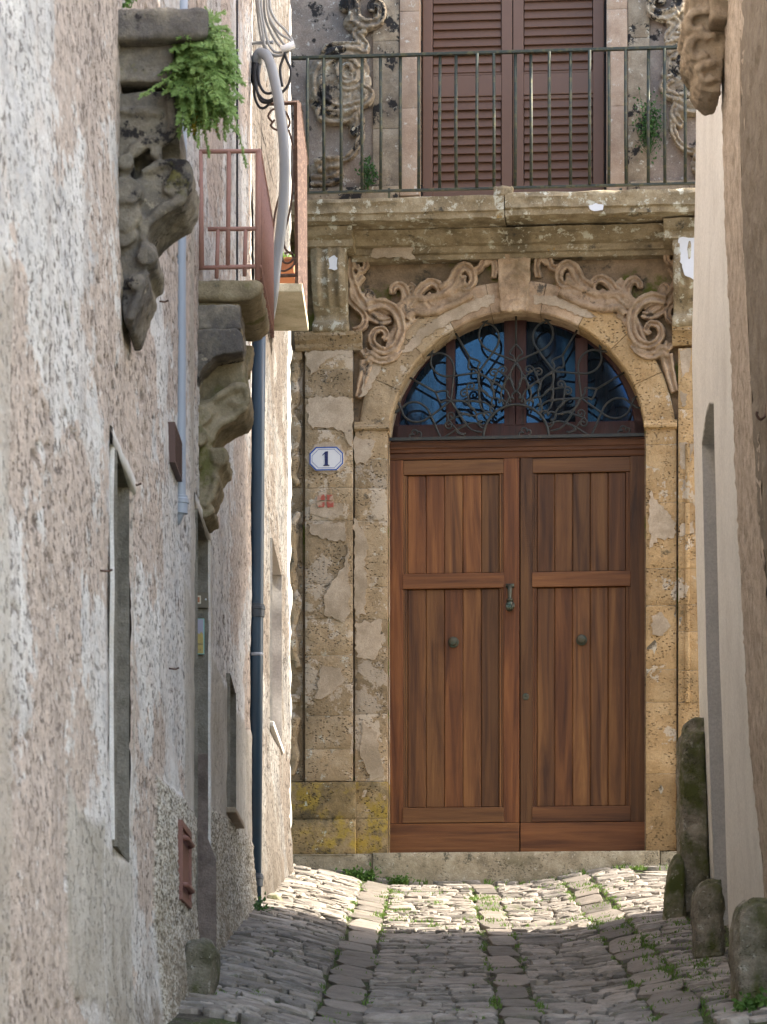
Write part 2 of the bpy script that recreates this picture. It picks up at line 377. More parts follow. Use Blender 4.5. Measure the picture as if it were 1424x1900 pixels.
t = NT('fanlight_glass', .03); t.out(t.mix(t.mask(t.noise(6, 5, .6, vec=t.map(scale=(3, 1, .5))), .45, .75), (.008, .010, .014), (.028, .028, .032)))
t.b.inputs['IOR'].default_value = 1.66; t.b.inputs['Specular IOR Level'].default_value = .5; t.b.inputs['Specular Tint'].default_value = (.10, .40, 1, 1)
# foliage
def leaf(name, a, b, c):
    t = NT(name, .55); t.out(t.ramp(t.noise(14, 3, .6), [(.3, a), (.5, b), (.72, c)]))
    t.b.inputs['Subsurface Weight'].default_value = 0
    tr = t.nt.nodes.new('ShaderNodeBsdfTranslucent'); t.setin(tr.inputs['Color'], tuple(x*1.3 for x in c)); mx = t.nt.nodes.new('ShaderNodeMixShader')
    mx.inputs[0].default_value = .28; t.link(t.b.outputs[0], mx.inputs[1]); t.link(tr.outputs[0], mx.inputs[2])
    t.link(mx.outputs[0], t.nt.nodes['Material Output'].inputs['Surface'])
leaf('feather_leaf', (.13, .22, .06), (.225, .34, .11), (.33, .45, .17))
leaf('dark_leaf', (.018, .05, .016), (.035, .09, .025), (.06, .13, .04))
leaf('weed_leaf', (.05, .11, .022), (.075, .16, .035), (.12, .22, .05))
leaf('bright_leaf', (.07, .17, .03), (.12, .27, .05), (.2, .36, .09))
leaf('yellow_leaf', (.22, .2, .03), (.36, .30, .04), (.42, .24, .05))
leaf('grass_blade', (.05, .11, .02), (.10, .19, .035), (.17, .25, .06))
# paving
t = NT('soil', .95)
so = t.ramp(t.noise(9, 8, .7), [(.35, (.03, .026, .02)), (.5, (.07, .058, .044)), (.68, (.14, .12, .095))])
so = t.mix(t.math('MULTIPLY', t.mask(t.noise(1.8, 6, .7, off=3), .40, .50), t.mask(t.noise(30, 4, off=1), .32, .5)), so, (.055, .075, .018))
so = t.mix(t.math('MULTIPLY', t.mask(t.voro(55), .3, .12), t.mask(t.noise(3, 4, off=2), .4, .55)), so, (.34, .30, .26))
t.out(so); t.bump(t.noise(40, 6, .7), .02)
def paving(name, a, b, c):
    t = NT(name, .8); t.b.inputs['Specular IOR Level'].default_value = .3
    n = t.noise(8, 8, .68); col = t.ramp(n, [(.3, a), (.5, b), (.7, c)]); col = t.val(col, t.attr('tone'), .62, 1.38)
    col = t.mix(t.math('MULTIPLY', t.mask(t.attr('tone'), .3, .75), .35), col, (.33, .275, .225))
    col = t.val(col, t.noise(70, 5, .7, off=2), .78, 1.22)
    col = t.mix(t.math('MULTIPLY', t.mask(t.noise(2.6, 7, .75, off=6), .58, .68), .6), col, (.08, .085, .035))
    t.out(col); t.bump(t.math('ADD', t.noise(26, 7, .7, vec=t.map(scale=(.6, 1, 1))), t.math('MULTIPLY', t.noise(110, 3, .6), .3)), .012)
paving('cobble_stone', (.115, .10, .083), (.225, .20, .17), (.35, .318, .278))
paving('flag_stone', (.115, .098, .08), (.18, .157, .13), (.235, .208, .176))
# ------------------------------------------------------------------ ground
def zg(x, d):
    x = np.asarray(x, float); d = np.asarray(d, float)
    dd = np.clip(d, -40, 25.5)
    return -1.45+.143*dd+.15*sstep(.40, 1.30, .2-x)+.12*sstep(.45, 1.3, x-.2)
def ground():
    xs = np.concatenate([np.linspace(-60, -3, 8), np.linspace(-2, 3, 60), np.linspace(4, 60, 8)])
    ds = np.concatenate([np.linspace(-40, 10, 10), np.linspace(11, 26, 130), np.linspace(30, 90, 5)])
    X, D = np.meshgrid(xs, ds); Z = zg(X, D)+.012*(fbm(X*3, D*3, 5)-.5)-.012
    n, m = X.shape
    vs = np.stack([X, D, Z], -1).reshape(-1, 3).tolist()
    fs = [(i*m+j, i*m+j+1, (i+1)*m+j+1, (i+1)*m+j) for i in range(n-1) for j in range(m-1)]
    o = MB().add(vs, fs).build('alley_ground', 'soil', smooth=True)
    tag(o, kind='structure'); return o
GROUND = ground()

# ------------------------------------------------------------------ palazzo: local frame x along the front, -y towards the alley, z up from the door sill
TH = math.atan(.083)
O = P(959, 1583, 25.0)
UX = Vector((math.cos(TH), -math.sin(TH), 0)); IN = Vector((math.sin(TH), math.cos(TH), 0))
def L(px, py, w=0.):
    r = Vector(((px-CX)/FPX, 1, (CY-py)/FPX))
    t = (O.dot(IN)-w)/r.dot(IN)
    q = r*t-O
    return Vector((q.dot(UX), -w, q.z))
PAL = empty('stone_palazzo', O, -TH)
tag(PAL, 'weathered ochre stone palace front with arched brown door and balcony at the alley end', 'building')
def fz(py, px=959, w=0): return L(px, py, w).z
def fu(px, py=1100, w=0): return L(px, py, w).x
def blk(mb, u0, u1, z0, z1, w0, w1, er=.006, seed=0, cell=.05):
    """ashlar with worn arrises: gridded face set back at its edges, sides running into the wall"""
    nu = max(4, min(12, int((u1-u0)/cell))); nz = max(4, min(14, int((z1-z0)/cell)))
    g = .0014; u0 += g; u1 -= g; z0 += g; z1 -= g
    us = [u0, u0+.012]+[lerp(u0+.012, u1-.012, i/nu) for i in range(1, nu)]+[u1-.012, u1]
    zs = [z0, z0+.012]+[lerp(z0+.012, z1-.012, i/nz) for i in range(1, nz)]+[z1-.012, z1]
    vs = []; n = len(us); m = len(zs)
    for j, z in enumerate(zs):
        for i, u in enumerate(us):
            e = (i in (0, n-1))+(j in (0, m-1))
            q = mnoise.noise((u*9+seed, z*9, seed*3.1)); q2 = mnoise.noise((u*28, z*28, seed+2.))
            set_ = max(0, .0035+.006*q)*min(e, 1) + (.003 if e == 2 else 0)
            vs.append((u+(.004*q2 if 0 < i < n-1 else 0), -(w1-set_+er*q+er*.5*q2), z+(.004*q if 0 < j < m-1 else 0)))
    fs = [(j*n+i, j*n+i+1, (j+1)*n+i+1, (j+1)*n+i) for j in range(m-1) for i in range(n-1)]
    ring = [i for i in range(n)]+[j*n+n-1 for j in range(1, m)]+[(m-1)*n+i for i in range(n-2, -1, -1)]+[j*n for j in range(m-2, 0, -1)]
    b0 = len(vs); vs += [(vs[k][0], -w0, vs[k][2]) for k in ring]; R = len(ring)
    fs += [(ring[k], b0+k, b0+(k+1) % R, ring[(k+1) % R]) for k in range(R)]
    mb.add(vs, fs); return mb
def ashlar(name, x0, x1, ys, w0, w1, mat, parent, er=.006, xm=None):
    for a, b in zip(ys[:-1], ys[1:]):
        ym = (a+b)/2; xm_ = (x0+x1)/2
        o = blk(MB(), fu(x0, ym, w1), fu(x1, ym, w1), fz(b, xm_, w1), fz(a, xm_, w1), w0, w1, er, seed=random.random()*40).build(name, mat, parent, smooth=False)
        smooth_angle(o, 50)
# --- backing wall with the door arch and the window opening
W0 = 0.0
aC = L(958, 816, .05); AR = .99; ARZ = aC.z; AU = aC.x      # arch centre, radius (front edge)
uL, uR = -4.2, 6.0; zB, zT = -1.2, 7.3
zWin = fz(366, 959, 0); wuL, wuR = fu(779, 200), fu(1126, 200)
def wall_sheet():
    mb = MB()
    def q(u0, u1, z0, z1): mb.add([(u0, 0, z0), (u1, 0, z0), (u1, 0, z1), (u0, 0, z1)], [(0, 1, 2, 3)])
    q(uL, AU-AR, zB, ARZ); q(AU+AR, uR, zB, ARZ)
    q(uL, AU-AR, ARZ, zWin); q(AU+AR, uR, ARZ, zWin)
    n = 40
    for i in range(n):
        a0 = math.pi*i/n; a1 = math.pi*(i+1)/n
        p = [(AU+AR*math.cos(a0), ARZ+AR*math.sin(a0)), (AU+AR*math.cos(a1), ARZ+AR*math.sin(a1))]
        mb.add([(p[0][0], 0, p[0][1]), (p[1][0], 0, p[1][1]), (p[1][0], 0, zWin), (p[0][0], 0, zWin)], [(0, 1, 2, 3)])
    q(AU-AR, AU+AR, zB, -.01)
    o = mb.build('wall', 'frieze_stone', PAL)
    mb = MB(); 
    def q2(u0, u1, z0, z1): mb.add([(u0, 0, z0), (u1, 0, z0), (u1, 0, z1), (u0, 0, z1)], [(0, 1, 2, 3)])
    q2(uL, wuL, zWin, zT); q2(wuR, uR, zWin, zT)
    for u in (wuL, wuR): mb.add([(u, 0, zWin), (u, .3, zWin), (u, .3, zT), (u, 0, zT)], [(0, 1, 2, 3)])
    mb.build('upper_wall', 'upper_wall', PAL)
    mb = MB(); mb.box((uL, .55, zB), (uR, 5.0, zT)); mb.box((uL, -.02, zT), (uR, 5, zT+.12)); mb.build('building_core', 'frieze_stone', PAL)
wall_sheet()
# --- jamb stones, pilasters, plinths, threshold
JW = .055; PW = .075
ashlar('jamb_stone', 659, 719, [797, 852, 906, 967, 1090, 1150, 1200, 1325, 1450, 1520, 1584], -.26, JW, 'ochre_stone', PAL)
ashlar('jamb_stone', 1199, 1256, [794, 825, 932, 1055, 1124, 1242, 1303, 1436, 1579], -.26, JW, 'golden_stone', PAL)
ashlar('pilaster_stone', 566, 655, [650, 685, 738, 797, 905, 966, 1083, 1148, 1216, 1269, 1328, 1390, 1450], -.02, PW, 'ochre_stone', PAL, er=.008)
ashlar('pilaster_stone', 1259, 1318, [645, 758, 822, 932, 991, 1055, 1122, 1172, 1244, 1303, 1436], -.02, PW, 'golden_stone', PAL, er=.008)
# shallow raised fillets on the right pilaster, each course
for a, b in zip([822, 932, 991, 1055, 1122, 1172, 1244], [932, 991, 1055, 1122, 1172, 1244, 1303]):
    o = blk(MB(), fu(1272, 1000, .1), fu(1281, 1000, .1), fz(b, 1276, .1), fz(a, 1276, .1), .05, PW+.016, .004, a).build('fillet', 'golden_stone', PAL)
ashlar('plinth_stone', 532, 660, [1451, 1520, 1585], -.02, .105, 'lichen_stone', PAL, er=.012)
ashlar('plinth_stone', 660, 719, [1450.5, 1519, 1584.5], -.2, .062, 'lichen_stone', PAL, er=.012)
ashlar('plinth_stone', 1259, 1318, [1436.5, 1580], -.02, .105, 'golden_stone', PAL, er=.012)
for a, b, y in ((470, 690, 1587), (691, 1225, 1583), (1226, 1330, 1579)):
    u0, u1 = fu(a, 1600, .2), fu(b, 1600, .2); zt = -.006 if a == 691 else -.012
    o = blk(MB(), u0, u1, zt-.36, zt, -.2 if a == 691 else -.02, .18 if a == 691 else .165, .012, a*.1, cell=.07)
    # tread of the step
    o.add([(u0, .27, zt-.008), (u1, .27, zt-.008), (u1, -.17, zt-.008), (u0, -.17, zt-.008)], [(0, 1, 2, 3)])
    smooth_angle(o.build('threshold', 'threshold_stone', PAL), 50)
# lime mortar showing in the joints
for x0, x1, ya, yb, w, m in ((660, 718, 800, 1448, JW-.004, 'mortar'), (1200, 1255, 797, 1577, JW-.004, 'mortar'), (568, 653, 652, 1448, PW-.005, 'mortar'), (1261, 1316, 647, 1434, PW-.005, 'mortar')):
    xm = (x0+x1)/2; MB().box((fu(x0, 1100, w), -w, fz(yb, xm, w)), (fu(x1, 1100, w), -w+.03, fz(ya, xm, w))).build('mortar_joint', m, PAL)
# imposts (projecting moulding at the springing)
def moulding(name, x0, x1, prof, y, mat, parent, xm=None):
    """prof: list of (dz, w) from bottom to top, extruded along the front"""
    xm = xm or (x0+x1)/2
    zb = fz(y, xm, prof[0][1]); u0 = fu(x0, y, .1); u1 = fu(x1, y, .1)
    poly = [Vector((u0, -w, zb+dz)) for dz, w in prof]+[Vector((u0, .0, zb+prof[-1][0])), Vector((u0, .0, zb+prof[0][0]))]
    n = max(2, int((u1-u0)/.09)); vs = []; fs = []; k = len(poly)
    for i in range(n+1):
        for j, p in enumerate(poly):
            q = mnoise.noise((p.x*0+i*.37, j*1.3, y*.11))
            vs.append((lerp(u0, u1, i/n), p.y+(.006*q if j < k-2 else 0), p.z+(.004*q if j < k-2 else 0)))
    for i in range(n):
        for j in range(k): fs.append((i*k+j, i*k+(j+1) % k, (i+1)*k+(j+1) % k, (i+1)*k+j))
    fs.append(tuple(range(k))); fs.append(tuple(range(n*k, n*k+k))[::-1])
    return MB().add(vs, fs).build(name, mat, parent, bevel=0)
moulding('impost', 657, 722, [(0, .06), (.012, .085), (.03, .085), (.045, .066), (.07, .062)], 799, 'ochre_stone', PAL)
moulding('impost', 1196, 1257, [(0, .06), (.012, .085), (.03, .085), (.045, .066), (.07, .062)], 796, 'golden_stone', PAL)
moulding('pilaster_capital', 548, 672, [(0, .08), (.02, .10), (.045, .105), (.07, .13), (.10, .155), (.13, .16), (.135, .12)], 650, 'ochre_stone', PAL)
moulding('pilaster_capital', 1248, 1330, [(0, .08), (.02, .10), (.045, .105), (.07, .13), (.10, .155), (.13, .16), (.135, .12)], 640, 'golden_stone', PAL)
# arch voussoirs
r0, r1 = AR+.0, AR+.24
angs = [4, 24, 43, 61, 79, 101, 119, 137, 156, 176]
for k in range(9):
    a0, a1 = math.radians(angs[k])+.002, math.radians(angs[k+1])-.002; n = 8; vs = []; fs = []
    pr = [(r0, -.27), (r0, JW-.012), (r0+.012, JW), (r0+.07, JW+.002), (r1-.05, JW+.004), (r1-.012, JW), (r1, JW-.012), (r1, -.02)]
    for i in range(n+1):
        a = lerp(a0, a1, i/n)
        for r, w in pr:
            q = mnoise.noise((math.cos(a)*6, r*8, k*.7+math.sin(a)*6)); e = .008*abs(q) if i in (0, n) else 0
            vs.append((AU+(r+(.006*q if w > 0 else 0))*math.cos(a), -(w+(.005*q-e if w > 0 else 0)), ARZ+(r+(.006*q if w > 0 else 0))*math.sin(a)))
    m = len(pr)
    for i in range(n):
        for j in range(m-1): fs.append((i*m+j, i*m+j+1, (i+1)*m+j+1, (i+1)*m+j))
    fs.append(tuple(range(m))); fs.append(tuple(range(n*m, n*m+m))[::-1])
    if k == 4:  # the keystone rises above the band
        pass
    smooth_angle(MB().add(vs, fs).build('arch_stone', 'golden_stone' if k < 3 else ('carved_stone' if k < 6 else 'ochre_stone'), PAL), 40)
kz0, kz1 = fz(577, 955, .09), fz(462, 955, .09); ku0, ku1 = fu(921, 500, .09), fu(986, 500, .09)
mb = MB(); mb.prism([(ku0+.03, 0, kz0), (ku1-.03, 0, kz0), (ku1, 0, kz1), (ku0, 0, kz1)], (0, -.088, 0))
weather(mb.build('keystone', 'carved_stone', PAL), .009, .035, .09, 4, fine=.012, fscale=.03)
# thin stucco still clinging to the stone: outline, thickness
def patch(pts, w, mat='old_plaster', th=.004, jag=3.0, seed=0, name='stucco_patch', parent=None):
    random.seed(seed); out = []
    n = len(pts)
    for i in range(n):
        a = Vector(pts[i]); b = Vector(pts[(i+1) % n]); k = max(2, int((b-a).length/5))
        for j in range(k):
            p = a.lerp(b, j/k); d = mnoise.noise((p.x*.11, p.y*.11, seed))*jag*1.6+random.uniform(-.5, .5)*jag
            nrm = Vector((-(b-a).y, (b-a).x)).normalized(); p = p+nrm*d; out.append(p)
    front = [L(p.x, p.y, w+th) for p in out]; cen = sum(front, Vector())/len(front)
    inner = [f.lerp(cen, .04)+Vector((0, -.001, 0)) for f in front]
    back = [Vector((f.x, f.y+th+.004, f.z)) for f in front]
    m = len(out)
    fs = [tuple(range(m))]+[(i, m+i, m+(i+1) % m, (i+1) % m) for i in range(m)]
    return MB().add(front+back, fs).build(name, mat, parent or PAL)
def z4(l): return [(520+x/3.168, 600+y/3.168) for x, y in l]
def z5(l): return [(1180+x/2.375, 600+y/2.375) for x, y in l]
PP = PW+.003
for i, pl in enumerate([
    [(150,165),(430,155),(430,195),(340,185),(270,215),(180,300),(150,220)],
    [(175,435),(330,430),(428,440),(426,620),(390,640),(330,615),(210,615),(195,630),(165,590),(150,500)],
    [(375,640),(426,625),(424,720),(405,720)],
    [(190,1065),(220,1050),(300,1050),(365,1060),(370,1130),(310,1155),(180,1120)],
    [(170,1180),(380,1165),(385,1280),(270,1270),(200,1250),(170,1220)],
    [(400,1290),(412,1700),(380,1750),(270,1720),(265,1600),(330,1480),(380,1430)]]):
    patch(z4(pl), PP, seed=i+1)
patch(z4([(160+115+118*math.cos(a)*1.0, 790+95*math.sin(a)) for a in [k*.45 for k in range(14)]]), PP, seed=21)
JP = JW+.004
for i, pl in enumerate([[(435,1140),(460,1180),(525,1300),(495,1390),(510,1550),(500,1700),(440,1720),(437,1400)], [(440,670),(555,690),(530,800),(440,830)], [(445,1760),(600,1740),(590,1900),(560,1980),(450,1960)]]):
    patch(z4(pl), JP, seed=31+i)
patch([(672, 1340), (700, 1360), (712, 1440), (690, 1448), (668, 1400)], JP, seed=35)
patch([(600, 1232), (632, 1240), (640, 1262), (612, 1290), (585, 1296), (590, 1268)], PP, seed=36)
for i, pl in enumerate([[(65,740),(110,800),(175,880),(170,945),(100,950),(65,990),(60,870)], [(70,1290),(120,1270),(150,1330),(120,1380),(75,1370)]]): patch(z5(pl), JP, seed=41+i)
for i, pl in enumerate([[(195,530),(250,530),(250,600),(215,650),(195,640)], [(205,690),(222,690),(226,720),(210,728)], [(195,890),(255,870),(258,920),(195,940)], [(195,120),(245,110),(240,200),(205,240)], [(196, 300), (230, 310), (225, 360), (200, 365)]]): patch(z5(pl), PP, seed=51+i)
# stucco band hugging the arch
patch([(668, 738), (676, 700), (690, 668), (712, 668), (704, 690), (688, 722)], JP+.002, seed=61)
patch([(800, 596), (840, 570), (885, 556), (918, 545), (918, 562), (880, 577), (835, 598), (790, 625), (765, 650), (745, 655), (765, 625)], JP+.002, seed=62)
patch([(990, 548), (1040, 552), (1090, 572), (1108, 590), (1082, 588), (1040, 570), (990, 562)], JP+.002, seed=63)
# strip of carved wall left of the pilaster
mb = MB()
for (x, y, rx, ry) in ((548, 690, 13, 22), (546, 735, 14, 26), (545, 800, 12, 30), (545, 850, 14, 40), (543, 1000, 13, 42), (544, 1080, 12, 30), (545, 1130, 14, 26), (545, 1200, 13, 30), (546, 1350, 12, 30), (545, 1400, 13, 34)):
    c = L(x, y, .02); mb.ball(c, (rx/240, .045, ry/240))
mb.box(L(533, 1305, .05), L(560, 1290, -.01)); mb.box(L(533, 668, .07), L(563, 652, -.01))
for pts in ([(556, 680), (540, 700), (552, 725), (538, 760), (555, 800), (540, 870), (556, 900)], [(556, 950), (538, 990), (548, 1040), (536, 1080), (556, 1120), (540, 1180), (555, 1240)], [(556, 1330), (540, 1360), (552, 1400), (540, 1440)]):
    mb.tube(catmull([L(x, y, .035) for x, y in pts], 5), .03, 8)
weather(mb.build('carved_strip', 'ochre_stone', PAL), .014, .02, .1, 3)
ashlar('wall_stone', 500, 562, [652, 760, 905, 1050, 1180, 1290, 1451], -.04, .018, 'ochre_stone', PAL, er=.01)
# --- cornice and balcony
zs1 = fz(411, 640, .52); zs0 = fz(372, 600, .52)
sl = [(fu(470, 390, .52), fu(936, 390, .52), 0), (fu(937.5, 390, .54), fu(1420, 390, .54), .012)]
for u0, u1, dz in sl:
    prof = [(0, .47), (.012, .50), (.05, .51), (.06, .53), (.12, .535), (.135, .545), (.165, .545), (.172, .53)]
    n = 26; vs = []; fs = []; zb = zs1+dz
    pr = prof+[(.172, -.02), (0.0, -.02)]
    for i in range(n+1):
        u = lerp(u0, u1, i/n)
        for j, (h, w) in enumerate(pr):
            q = mnoise.noise((u*5, j*.9, 3)); q2 = mnoise.noise((u*17, j*2.9, 8))
            vs.append((u, -(w+(.012*q+.006*q2 if j < 8 else 0)), zb+h+(.008*q+.004*q2)))
    m = len(pr)
    for i in range(n):
        for j in range(m): fs.append((i*m+j, i*m+(j+1) % m, (i+1)*m+(j+1) % m, (i+1)*m+j))
    fs.append(tuple(range(m))); fs.append(tuple(range(n*m, n*m+m))[::-1])
    smooth_angle(MB().add(vs, fs).build('balcony_slab', 'slab_stone', PAL), 45)
mb = MB(); c = L(935, 356, .5); mb.box(c+Vector((-.075, -.05, -.04)), c+Vector((.075, .1, .035)))
weather(mb.build('loose_mortar', 'slab_stone', PAL), .012, .03, .06, 2)
zc = zs1-.002
def cornice(u0, u1, prof, mat, name='cornice', seed=0):
    n = max(3, int((u1-u0)/.07)); vs = []; fs = []; pr = prof+[(prof[-1][0], -.02), (prof[0][0], -.02)]; m = len(pr)
    for i in range(n+1):
        u = lerp(u0, u1, i/n)
        for j, (h, w) in enumerate(pr):
            q = mnoise.noise((u*4, j*.7, seed)); q2 = mnoise.noise((u*15, j*1.9, seed+5))
            vs.append((u, -(w+(.012*q+.01*q2 if j < m-2 else 0)), h+(.006*q2 if j < m-2 else 0)))
    for i in range(n):
        for j in range(m): fs.append((i*m+j, i*m+(j+1) % m, (i+1)*m+(j+1) % m, (i+1)*m+j))
    fs.append(tuple(range(m))); fs.append(tuple(range(n*m, n*m+m))[::-1])
    smooth_angle(MB().add(vs, fs).build(name, mat, PAL), 40)
cornice(fu(650, 440, .2), fu(1250, 440, .2), [(zc-.19, .03), (zc-.185, .09), (zc-.15, .10), (zc-.145, .13), (zc-.10, .14), (zc-.09, .19), (zc-.05, .22), (zc-.03, .27), (zc-.004, .30)], 'slab_stone', seed=1)
cornice(fu(548, 440, .35), fu(655, 440, .35), [(zc-.145, .30), (zc-.13, .34), (zc-.08, .35), (zc-.06, .40), (zc-.003, .43)], 'slab_stone', 'console_cap', 2)
cornice(fu(1232, 440, .35), fu(1340, 440, .35), [(zc-.145, .30), (zc-.13, .34), (zc-.08, .35), (zc-.06, .40), (zc-.003, .43)], 'slab_stone', 'console_cap', 3)
patch([(696, 452), (770, 450), (765, 468), (772, 478), (720, 476), (690, 476)], .145, seed=71)
# consoles under the balcony: S-profile extruded
def console(x0, x1, yt, yb, mat):
    u0, u1 = fu(x0, 520, .3), fu(x1, 520, .3); zt = fz(yt, (x0+x1)/2, .3); zb = fz(yb, (x0+x1)/2, .16); h = zt-zb
    prof = [(0, .0), (0, .13), (.05, .15), (.10, .15), (.13, .13), (.2, .14), (.3, .19), (.42, .26), (.55, .305), (.70, .325), (.85, .325), (.97, .31), (1, .31), (1, 0)]
    mb = MB(); mb.prism([(u0, -w, zb+h*t) for t, w in prof], (u1-u0, 0, 0))
    for f in (.18, .5, .82):
        u = lerp(u0, u1, f); mb.tube([(u, -w-.004, zb+h*t) for t, w in prof[6:12]], .016, 8)
    mb.tube([(u0-.01, -.14, zb+h*.07), (u1+.01, -.14, zb+h*.07)], .05, 12)
    mb.tube([(u0-.008, -.28, zb+h*.88), (u1+.008, -.28, zb+h*.88)], .05, 12)
    return weather(mb.build('console', mat, PAL), .013, .016, .08, 2)
console(578, 641, 450, 617, 'slab_stone')
console(1250, 1310, 432, 606, 'slab_stone')
patch([(606, 480), (622, 472), (630, 480), (626, 500), (610, 498)], .335, mat='lime_mark', th=.004, seed=81)
patch([(1262, 432), (1290, 428), (1300, 470), (1290, 520), (1272, 510), (1262, 480)], .335, mat='lime_mark', th=.004, seed=82)
patch([(1093, 381), (1106, 377), (1121, 380), (1119, 389), (1103, 391), (1094, 387)], .548, mat='lime_mark', th=.003, jag=1.0, seed=83)
# --- carved scrolls of the spandrels
def zA(l): return [(520+x/3.0957, 380+y/3.0957) for x, y in l]
def relief(mb, pts, r0, r1, w=.06, fl=.8, mirror=False, n=6):
    q = catmull([L(x, y, w) for x, y in pts], n); k = len(q)
    if mirror: q = [Vector((2*AU-p.x, p.y, p.z)) for p in q]
    rr = [lerp(r0, r1, i/(k-1)) for i in range(k)]
    mb.tube([Vector((p.x, p.y+.02, p.z)) for p in q], [r*1.12 for r in rr], 10, flat=.8)          # body
    cen = sum(q, Vector())/k; o_ = []
    for i, p in enumerate(q):             # raised outer lip of the volute
        t_ = (q[min(i+1, k-1)]-q[max(i-1, 0)]); nrm = Vector((-t_.z, 0, t_.x))
        nrm = nrm.normalized() if nrm.length > 1e-6 else Vector((0, 0, 1))
        o_.append((p, nrm))
    for sg, f in ((1, .62), (-1, .62)):
        mb.tube([p+n_*rr[i]*f*sg+Vector((0, -rr[i]*.55, 0)) for i, (p, n_) in enumerate(o_)], [max(.008, r*.36) for r in rr], 8)
SP = [  # traced scroll lines, start radius, end radius, height
 ([(500,590),(580,568),(650,598),(690,660),(695,740),(662,812),(600,842),(545,815),(525,770),(545,725),(590,715),(612,748),(588,775)], .036, .016, .075),
 ([(500,620),(540,655),(590,672),(640,660)], .03, .02, .05), ([(520,600),(570,615),(620,640)], .03, .016, .05),
 ([(505,600),(455,530),(432,480),(440,440),(470,400)], .03, .03, .06),
 ([(425,470),(405,390),(410,330),(440,300),(480,310),(495,345),(475,375),(445,365),(445,340)], .026, .014, .075),
 ([(505,560),(490,520),(510,500),(535,530),(520,560)], .02, .014, .06),
 ([(388,480),(400,545),(440,590),(480,630),(485,680),(455,715),(420,725)], .024, .02, .07),
 ([(490,890),(520,875),(580,900),(650,880),(695,830)], .03, .02, .07), ([(480,830),(500,860),(560,870),(620,870),(670,845)], .028, .03, .06),
 ([(480,890),(545,890),(600,895)], .03, .02, .05),
 ([(700,610),(765,545),(820,475),(870,445),(915,470),(915,520),(880,550),(855,530),(870,510)], .034, .014, .065),
 ([(840,545),(860,585),(910,595),(965,560),(975,520)], .026, .02, .06),
 ([(690,600),(725,545),(715,485),(680,460),(650,480),(648,510)], .034, .018, .065),
 ([(735,540),(770,480),(745,455)], .024, .012, .06),
 ([(930,500),(985,455),(1020,385),(1060,355),(1100,385),(1108,440),(1075,480),(1040,460),(1045,425),(1070,420)], .038, .014, .07),
 ([(950,480),(1000,510),(1060,500),(1090,470)], .034, .02, .055),
 ([(1105,385),(1150,365),(1165,330),(1190,300),(1225,315),(1236,360),(1228,420)], .022, .02, .055),
 ([(1170,340),(1190,335),(1200,320)], .016, .012, .06)]
for mir in (False, True):
    mb = MB()
    for pts, ra, rb, w in SP: relief(mb, zA(pts), ra*1.28, rb*1.3, w*.85, .95, mir)
    # swept band joining scrolls to the arch, and the descending strip
    band = [(705,640),(760,590),(850,590),(960,560),(1090,490)]
    relief(mb, zA(band), .085, .085, .02, .5, mir); relief(mb, zA([(640,860),(690,720),(760,640)]), .06, .06, .02, .5, mir); relief(mb, zA([(500,900),(480,1000),(450,1110)]), .055, .03, .035, .5, mir)
    weather(mb.build('carved_scroll', 'carved_stone', PAL), .0065, .020, .06, 1, fine=.008, fscale=.018)
# flat spandrel plate
for x0, x1 in ((656, 920), (988, 1240)):
    pass
# --- upper wall: jamb strips, ledge and scroll carving
def strip(name, x0, x1, y0, y1, w0, w1, mat):
    xm = (x0+x1)/2; ym = (y0+y1)/2
    o = blk(MB(), fu(x0, 200, w1), fu(x1, 200, w1), fz(y1, xm, w1), fz(y0, xm, w1), w0, w1, .006, seed=x0*.3, cell=.12).build(name, mat, PAL); return smooth_angle(o, 50)
for ys in ((-150, 20), (20, 200), (200, 362)):
    strip('jamb_strip', 742, 779, ys[0], ys[1], -.25, .045, 'pink_jamb'); strip('jamb_strip', 1126, 1165, ys[0]-4, ys[1]-4, -.25, .045, 'pink_jamb')
for ys in ((-150, 75), (75, 238), (238, 345)):
    strip('wall_strip', 692, 741.5, ys[0], ys[1], -.02, .03, 'upper_carving'); strip('wall_strip', 1165.5, 1206, ys[0]-6, ys[1]-6, -.02, .03, 'upper_carving')
strip('ledge', 560, 741, 346, 370, -.02, .07, 'upper_carving'); strip('ledge', 1166, 1330, 334, 358, -.02, .07, 'upper_carving')
def zU(l): return [(500+x/3.0957, x2/3.0957) for x, x2 in l]
UP = [([(500,130),(490,60),(480,0),(520,-60),(580,-70)], .045, .03, .05), ([(500,110),(560,140),(630,120),(650,60),(620,15),(585,20),(580,50),(605,55)], .04, .014, .07),
 ([(550,165),(500,190),(530,230),(555,265),(535,300)], .034, .02, .06), ([(530,260),(440,262),(350,270),(315,310)], .028, .026, .06),
 ([(560,330),(470,300),(400,310),(330,350),(285,420),(280,520),(320,590),(400,625),(490,610),(560,580),(575,530),(530,500)], .042, .026, .06),
 ([(500,400),(470,360),(420,365),(405,420),(430,460),(480,455),(490,420),(462,412)], .034, .016, .075), ([(400,480),(450,500),(510,480),(530,420),(505,360)], .026, .024, .06),
 ([(340,440),(345,520),(400,570),(470,570)], .03, .03, .04), ([(330,600),(300,650),(340,680),(430,680),(490,650),(500,600)], .04, .03, .045),
 ([(500,650),(520,700),(490,750),(470,770)], .03, .024, .05), ([(520,700),(525,780),(500,850),(450,905),(380,925)], .022, .02, .045),
 ([(270,960),(330,940),(410,935)], .05, .04, .05), ([(240,1040),(330,1040),(410,1010)], .04, .03, .05), ([(285,440),(300,380),(360,330)], .04, .03, .05)]
